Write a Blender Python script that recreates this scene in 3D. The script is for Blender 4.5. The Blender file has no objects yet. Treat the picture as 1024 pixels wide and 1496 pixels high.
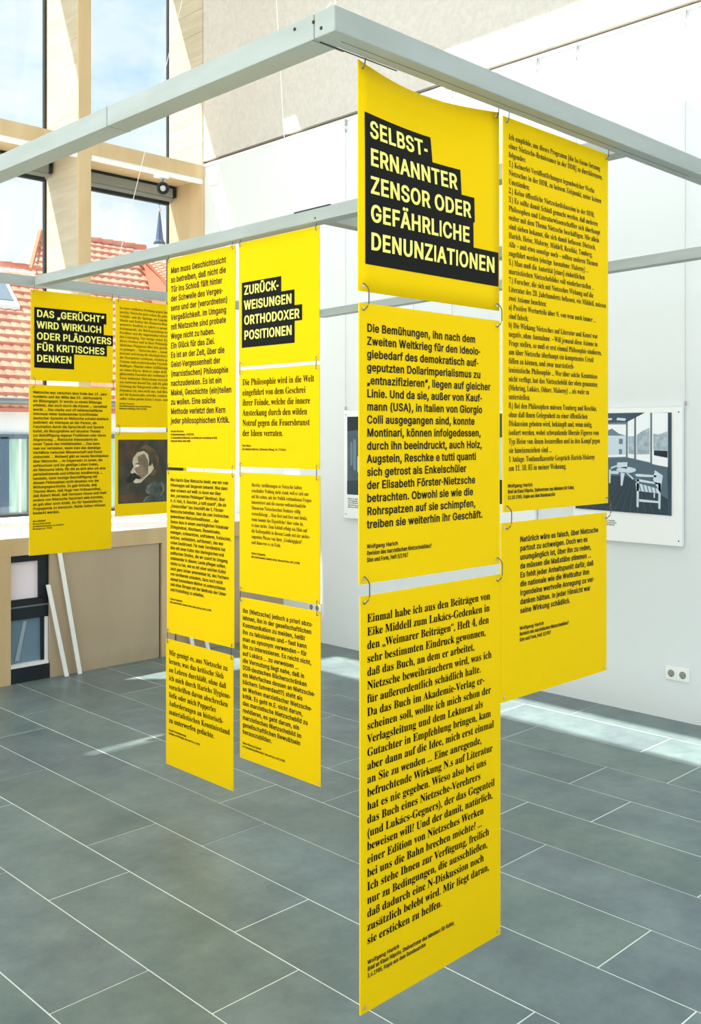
import bpy, bmesh, math, random
from mathutils import Vector, Matrix
random.seed(7)
S = bpy.context.scene
COL = S.collection
# ------------------------------------------------------------ camera
# world axes: X runs to the white wall, Y runs to the window wall, Z is up, metres
EYE = 1.65
cd = bpy.data.cameras.new('camera')
cam = bpy.data.objects.new('camera', cd)
COL.objects.link(cam)
cam.location = (0, 0, EYE)
YAW = math.atan2(1980 - 512, 1446)          # how far the view turns from +X towards +Y
cam.rotation_euler = (math.radians(90), 0, YAW - math.radians(90))
cd.sensor_fit = 'VERTICAL'
cd.sensor_height = 36.0
cd.lens = 36.0 * 1446 / 1496
cd.shift_y = -(748 - 635) / 1496.0
cd.clip_start = 0.05
cd.clip_end = 400
S.camera = cam
# ------------------------------------------------------------ sky
w = bpy.data.worlds.new('sky')
S.world = w
w.use_nodes = True
nt = w.node_tree
for n in list(nt.nodes):
    nt.nodes.remove(n)
tc = nt.nodes.new('ShaderNodeTexCoord')
mp = nt.nodes.new('ShaderNodeMapping'); mp.inputs['Scale'].default_value = (3.2, 3.2, 8.0)
mp.inputs['Location'].default_value = (0.6, 1.1, 0.2)
nz = nt.nodes.new('ShaderNodeTexNoise'); nz.inputs['Scale'].default_value = 1.6; nz.inputs['Detail'].default_value = 6; nz.inputs['Roughness'].default_value = 0.55
cr = nt.nodes.new('ShaderNodeValToRGB')
cr.color_ramp.elements[0].position = 0.36; cr.color_ramp.elements[0].color = (0.50, 0.76, 0.97, 1)
cr.color_ramp.elements[1].position = 0.60; cr.color_ramp.elements[1].color = (0.93, 0.97, 1.0, 1)
e = cr.color_ramp.elements.new(0.47); e.color = (0.74, 0.89, 0.99, 1)
bg = nt.nodes.new('ShaderNodeBackground'); bg.inputs['Strength'].default_value = 1.12
wo = nt.nodes.new('ShaderNodeOutputWorld')
nt.links.new(tc.outputs['Generated'], mp.inputs['Vector'])
nt.links.new(mp.outputs['Vector'], nz.inputs['Vector'])
nt.links.new(nz.outputs['Fac'], cr.inputs['Fac'])
nt.links.new(cr.outputs['Color'], bg.inputs['Color'])
nt.links.new(bg.outputs['Background'], wo.inputs['Surface'])
# ------------------------------------------------------------ sun, and added area fills that brighten the hall
SUN_DIR = Vector((0.45, -0.40, -1.0)).normalized()
sl = bpy.data.lights.new('sun', 'SUN'); sl.energy = 14.0; sl.angle = math.radians(0.6); sl.color = (1.0, 0.96, 0.88)
so = bpy.data.objects.new('sun', sl); COL.objects.link(so)
so.rotation_euler = SUN_DIR.to_track_quat('-Z', 'Y').to_euler()
def area(name, loc, target, sx, sy, power, color=(1, 1, 1)):
    l = bpy.data.lights.new(name, 'AREA'); l.shape = 'RECTANGLE'; l.size = sx; l.size_y = sy; l.energy = power; l.color = color
    o = bpy.data.objects.new(name, l); COL.objects.link(o); o.location = loc
    o.rotation_euler = (Vector(target) - Vector(loc)).to_track_quat('-Z', 'Y').to_euler()
    return o
area('fill_side', (-7.0, 3.0, 1.7), (5.0, 3.0, 1.2), 14.0, 6.0, 440, (0.97, 0.99, 1.0))  # added area light, stands for the bright left side out of view
area('fill_back', (1.5, -3.6, 3.2), (2.2, 5.0, 1.6), 7.0, 4.6, 24, (0.98, 0.99, 1.0))  # added fill from behind the camera for window wall and near panels
area('fill_roof', (1.6, 2.6, 5.9), (1.6, 2.6, 0.0), 6.0, 8.0, 52, (0.94, 0.98, 1.0))  # added fill below the closed roof, stands for brighter sky overhead
S.view_settings.view_transform = 'Standard'
S.view_settings.look = 'None'
S.view_settings.exposure = 0.0
S.view_settings.gamma = 1.0
S.view_settings.use_curve_mapping = False

# ------------------------------------------------------------ materials
def lin(c):
    c = c / 255.0
    return c / 12.92 if c <= 0.04045 else ((c + 0.055) / 1.055) ** 2.4
def rgb(r, g, b):
    return (lin(r), lin(g), lin(b), 1)
MATS = {}
def mat(name, col, rough=0.5, spec=0.4, metal=0.0, col2=None, scale=5.0, stretch=(1, 1, 1), bump=0.0, bscale=200.0, rand=0.0, detail=3.0, lo=0.35, hi=0.65, world=False, hue=0.0, nrough=0.5):
    if name in MATS: return MATS[name]
    m = bpy.data.materials.new(name); m.use_nodes = True; MATS[name] = m
    t = m.node_tree; b = t.nodes['Principled BSDF']
    b.inputs['Base Color'].default_value = col; b.inputs['Roughness'].default_value = rough
    b.inputs['Specular IOR Level'].default_value = spec; b.inputs['Metallic'].default_value = metal
    m.diffuse_color = col
    tcn = t.nodes.new('ShaderNodeTexCoord')
    src = tcn.outputs['Object']
    if world:
        gn = t.nodes.new('ShaderNodeNewGeometry'); src = gn.outputs['Position']
    out = None
    if col2 is not None:
        mpn = t.nodes.new('ShaderNodeMapping'); mpn.inputs['Scale'].default_value = stretch
        n = t.nodes.new('ShaderNodeTexNoise'); n.inputs['Scale'].default_value = scale; n.inputs['Detail'].default_value = detail; n.inputs['Roughness'].default_value = nrough
        r = t.nodes.new('ShaderNodeMapRange'); r.inputs['From Min'].default_value = lo; r.inputs['From Max'].default_value = hi
        x = t.nodes.new('ShaderNodeMix'); x.data_type = 'RGBA'
        x.inputs[6].default_value = col; x.inputs[7].default_value = col2
        t.links.new(src, mpn.inputs['Vector']); t.links.new(mpn.outputs['Vector'], n.inputs['Vector'])
        t.links.new(n.outputs['Fac'], r.inputs['Value']); t.links.new(r.outputs['Result'], x.inputs['Factor'])
        out = x.outputs[2]
        t.links.new(out, b.inputs['Base Color'])
    if rand > 0:
        oi = t.nodes.new('ShaderNodeObjectInfo')
        hs = t.nodes.new('ShaderNodeHueSaturation')
        r2 = t.nodes.new('ShaderNodeMapRange'); r2.inputs['To Min'].default_value = 1 - rand; r2.inputs['To Max'].default_value = 1 + rand
        t.links.new(oi.outputs['Random'], r2.inputs['Value']); t.links.new(r2.outputs['Result'], hs.inputs['Value'])
        if hue > 0:
            wn = t.nodes.new('ShaderNodeTexWhiteNoise'); wn.noise_dimensions = '1D'; t.links.new(oi.outputs['Random'], wn.inputs['W'])
            r3 = t.nodes.new('ShaderNodeMapRange'); r3.inputs['To Min'].default_value = 0.5 - hue; r3.inputs['To Max'].default_value = 0.5 + hue
            t.links.new(wn.outputs['Value'], r3.inputs['Value']); t.links.new(r3.outputs['Result'], hs.inputs['Hue'])
        if out is not None: t.links.new(out, hs.inputs['Color'])
        else: hs.inputs['Color'].default_value = col
        t.links.new(hs.outputs['Color'], b.inputs['Base Color'])
    if bump > 0:
        n2 = t.nodes.new('ShaderNodeTexNoise'); n2.inputs['Scale'].default_value = bscale; n2.inputs['Detail'].default_value = 3
        bp = t.nodes.new('ShaderNodeBump'); bp.inputs['Strength'].default_value = bump; bp.inputs['Distance'].default_value = 0.01
        t.links.new(src, n2.inputs['Vector']); t.links.new(n2.outputs['Fac'], bp.inputs['Height']); t.links.new(bp.outputs['Normal'], b.inputs['Normal'])
    return m
M_YEL = mat('yellow_print', (0.90, 0.585, 0.004, 1), 0.6, 0.03)
M_BLK = mat('black_print', rgb(20, 20, 17), 0.6, 0.12)
M_INK = mat('ink', rgb(22, 20, 14), 0.6, 0.2)
M_LET = mat('heading_yellow', (0.96, 0.88, 0.20, 1), 0.55, 0.12)
M_BEAM = mat('painted_timber', rgb(170, 176, 171), 0.5, 0.2, col2=rgb(161, 167, 160), scale=3.0, stretch=(1, 1, 6), bump=0.05, bscale=60)
M_WALL = mat('smooth_wall', rgb(227, 230, 229), 0.6, 0.2, bump=0.02, bscale=300)
M_PLA = mat('rough_plaster', rgb(214, 208, 199), 0.8, 0.15, col2=rgb(206, 200, 190), scale=30, bump=0.5, bscale=120)
M_DARK = mat('dark_metal', rgb(26, 32, 38), 0.45, 0.4)
M_GREY = mat('grey_fabric', rgb(150, 152, 145), 0.6, 0.3)
M_PINE = mat('pine_veneer', rgb(213, 186, 144), 0.55, 0.25, col2=rgb(203, 175, 132), scale=2.0, stretch=(3, 3, 0.6), rand=0.02)
M_REV = mat('pale_board', rgb(206, 194, 168), 0.5, 0.3, col2=rgb(194, 181, 154), scale=3.0, stretch=(0.8, 0.8, 8), rand=0.04)
M_PANEL = mat('brown_glossy_board', rgb(188, 168, 140), 0.16, 0.5, col2=rgb(176, 156, 129), scale=1.4, stretch=(1.5, 1, 0.6))
M_WHITE = mat('white_paint', rgb(245, 245, 243), 0.45, 0.3)
M_SLATE = mat('slate', rgb(84, 101, 104), 0.36, 0.4, col2=rgb(118, 134, 131), scale=3.2, detail=12.0, bump=0.16, bscale=22, rand=0.09, lo=0.32, hi=0.68, world=True, hue=0.035, nrough=0.72)
M_GROUT = mat('grout', rgb(228, 232, 226), 0.9, 0.1)
M_BATTEN = mat('batten_white', rgb(250, 250, 245), 0.5, 0.3)
M_TILE = mat('clay_tile', rgb(205, 122, 98), 0.8, 0.1, col2=rgb(226, 156, 134), scale=1.3, detail=6)
M_CLAY = mat('clay_smooth', rgb(205, 122, 98), 0.8, 0.1)
M_RENDER = mat('white_render', rgb(235, 236, 234), 0.9, 0.1)
M_ZINC = mat('zinc', rgb(120, 128, 132), 0.4, 0.5, metal=0.5)
M_SPIRE = mat('spire_slate', rgb(78, 96, 122), 0.7, 0.2)
M_WIRE = mat('wire_steel', rgb(84, 82, 72), 0.4, 0.5, metal=0.5)
M_STRING = mat('white_string', rgb(235, 232, 222), 0.7, 0.2)
M_STEEL = mat('eyelet_metal', rgb(225, 215, 160), 0.3, 0.5, metal=0.6)
M_SOCK = mat('socket_plastic', rgb(240, 240, 234), 0.3, 0.5)
M_SOCKIN = mat('socket_recess', rgb(150, 152, 135), 0.5, 0.3)
M_CURT = mat('pale_green_interior', rgb(165, 200, 180), 0.8, 0.1, col2=rgb(200, 225, 210), scale=2.0, stretch=(6, 1, 0.5))
M_BLUEI = mat('blue_interior', rgb(70, 96, 122), 0.7, 0.1, col2=rgb(96, 122, 146), scale=2)
M_GROUND = mat('pavement', rgb(190, 190, 186), 0.9, 0.1)
def glass(name, tint, gl):
    m = bpy.data.materials.new(name); m.use_nodes = True; t = m.node_tree
    for n in list(t.nodes): t.nodes.remove(n)
    a = t.nodes.new('ShaderNodeBsdfTransparent'); a.inputs['Color'].default_value = tint
    g = t.nodes.new('ShaderNodeBsdfGlossy'); g.inputs['Roughness'].default_value = 0.02
    x = t.nodes.new('ShaderNodeMixShader'); x.inputs['Fac'].default_value = gl
    o = t.nodes.new('ShaderNodeOutputMaterial')
    t.links.new(a.outputs[0], x.inputs[1]); t.links.new(g.outputs[0], x.inputs[2]); t.links.new(x.outputs[0], o.inputs['Surface'])
    return m
M_GLASS = glass('window_glass', (0.97, 0.985, 0.98, 1), 0.04)
M_GLASS2 = glass('far_glass', (0.7, 0.85, 0.85, 1), 0.35)

# ------------------------------------------------------------ mesh helpers
def link(name, me, m=None, parent=None, loc=(0, 0, 0)):
    if m is not None and not me.materials: me.materials.append(m)
    o = bpy.data.objects.new(name, me); COL.objects.link(o); o.location = loc
    if parent is not None: o.parent = parent
    return o
def pymesh(name, v, f):
    me = bpy.data.meshes.new(name); me.from_pydata([tuple(p) for p in v], [], f); me.update(); return me
BOXF = [(0, 3, 2, 1), (4, 5, 6, 7), (0, 1, 5, 4), (1, 2, 6, 5), (2, 3, 7, 6), (3, 0, 4, 7)]
def boxv(a, b):
    x0, y0, z0 = a; x1, y1, z1 = b
    return [(x0, y0, z0), (x1, y0, z0), (x1, y1, z0), (x0, y1, z0), (x0, y0, z1), (x1, y0, z1), (x1, y1, z1), (x0, y1, z1)]
class MB:
    def __init__(s): s.v = []; s.f = []
    def add(s, v, f):
        n = len(s.v); s.v += [tuple(p) for p in v]; s.f += [tuple(i + n for i in q) for q in f]; return s
    def box(s, a, b): return s.add(boxv(a, b), BOXF)
    def hexa(s, v): return s.add(v, BOXF)
    def tube(s, pts, r, n=6, cap=True):
        pts = [Vector(p) for p in pts]; vs = []; fs = []
        for i, p in enumerate(pts):
            d = (pts[min(i + 1, len(pts) - 1)] - pts[max(i - 1, 0)]).normalized()
            a = d.cross(Vector((0, 0, 1))) if abs(d.z) < 0.9 else d.cross(Vector((1, 0, 0)))
            a.normalize(); b = d.cross(a)
            for k in range(n):
                t = 2 * math.pi * k / n; vs.append(p + a * (r * math.cos(t)) + b * (r * math.sin(t)))
        for i in range(len(pts) - 1):
            for k in range(n):
                fs.append((i * n + k, i * n + (k + 1) % n, (i + 1) * n + (k + 1) % n, (i + 1) * n + k))
        if cap: fs.append(tuple(range(n))[::-1]); fs.append(tuple((len(pts) - 1) * n + k for k in range(n)))
        return s.add(vs, fs)
    def lathe(s, prof, c, axis='Z', n=20):
        c = Vector(c); vs = []; fs = []
        for (r, h) in prof:
            for k in range(n):
                t = 2 * math.pi * k / n; a, b = r * math.cos(t), r * math.sin(t)
                vs.append(c + (Vector((a, b, h)) if axis == 'Z' else Vector((h, a, b)) if axis == 'X' else Vector((b, h, a))))
        for i in range(len(prof) - 1):
            for k in range(n):
                fs.append((i * n + k, i * n + (k + 1) % n, (i + 1) * n + (k + 1) % n, (i + 1) * n + k))
        return s.add(vs, fs)
    def obj(s, name, m, parent=None, bevel=0.0):
        me = pymesh(name, s.v, s.f)
        if bevel > 0:
            bm = bmesh.new(); bm.from_mesh(me)
            bmesh.ops.bevel(bm, geom=bm.edges[:], offset=bevel, segments=1, affect='EDGES'); bm.to_mesh(me); bm.free()
        return link(name, me, m, parent)
def box(name, a, b, m, parent=None, bevel=0.0):
    return MB().box(a, b).obj(name, m, parent, bevel)
def thing(name, label, cat, group=None, loc=(0, 0, 0)):
    o = bpy.data.objects.new(name, None); COL.objects.link(o); o.empty_display_size = 0.1; o.location = loc
    return tag(o, label, cat, group)
def tag(o, label, cat, group=None):
    o['label'] = label; o['category'] = cat
    if group: o['group'] = group
    return o
def struct(name):
    o = bpy.data.objects.new(name, None); COL.objects.link(o); o['kind'] = 'structure'; return o
def st(o):
    o['kind'] = 'structure'; return o

# ============================================================ letter shapes (built first, while the scene is still small)
def fmap(c, fam):
    U, L, D = (0x1D400, 0x1D41A, 0x1D7CE) if fam == 'serif' else (0x1D5D4, 0x1D5EE, 0x1D7EC)
    if 'A' <= c <= 'Z': return chr(U + ord(c) - 65)
    if 'a' <= c <= 'z': return chr(L + ord(c) - 97)
    if '0' <= c <= '9': return chr(D + ord(c) - 48)
    return c
def raw(body, off):
    cu = bpy.data.curves.new('t', 'FONT'); cu.body = body; cu.resolution_u = 2; cu.offset = off
    ob = bpy.data.objects.new('t', cu); COL.objects.link(ob)
    dg = bpy.context.evaluated_depsgraph_get()
    me = bpy.data.meshes.new_from_object(ob.evaluated_get(dg))
    v = [(p.co.x, p.co.y) for p in me.vertices]; f = [tuple(q.vertices) for q in me.polygons]
    bpy.data.objects.remove(ob); bpy.data.curves.remove(cu); bpy.data.meshes.remove(me)
    return v, f
def xmax(v): return max(p[0] for p in v) if v else 0
GL = {}
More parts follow.
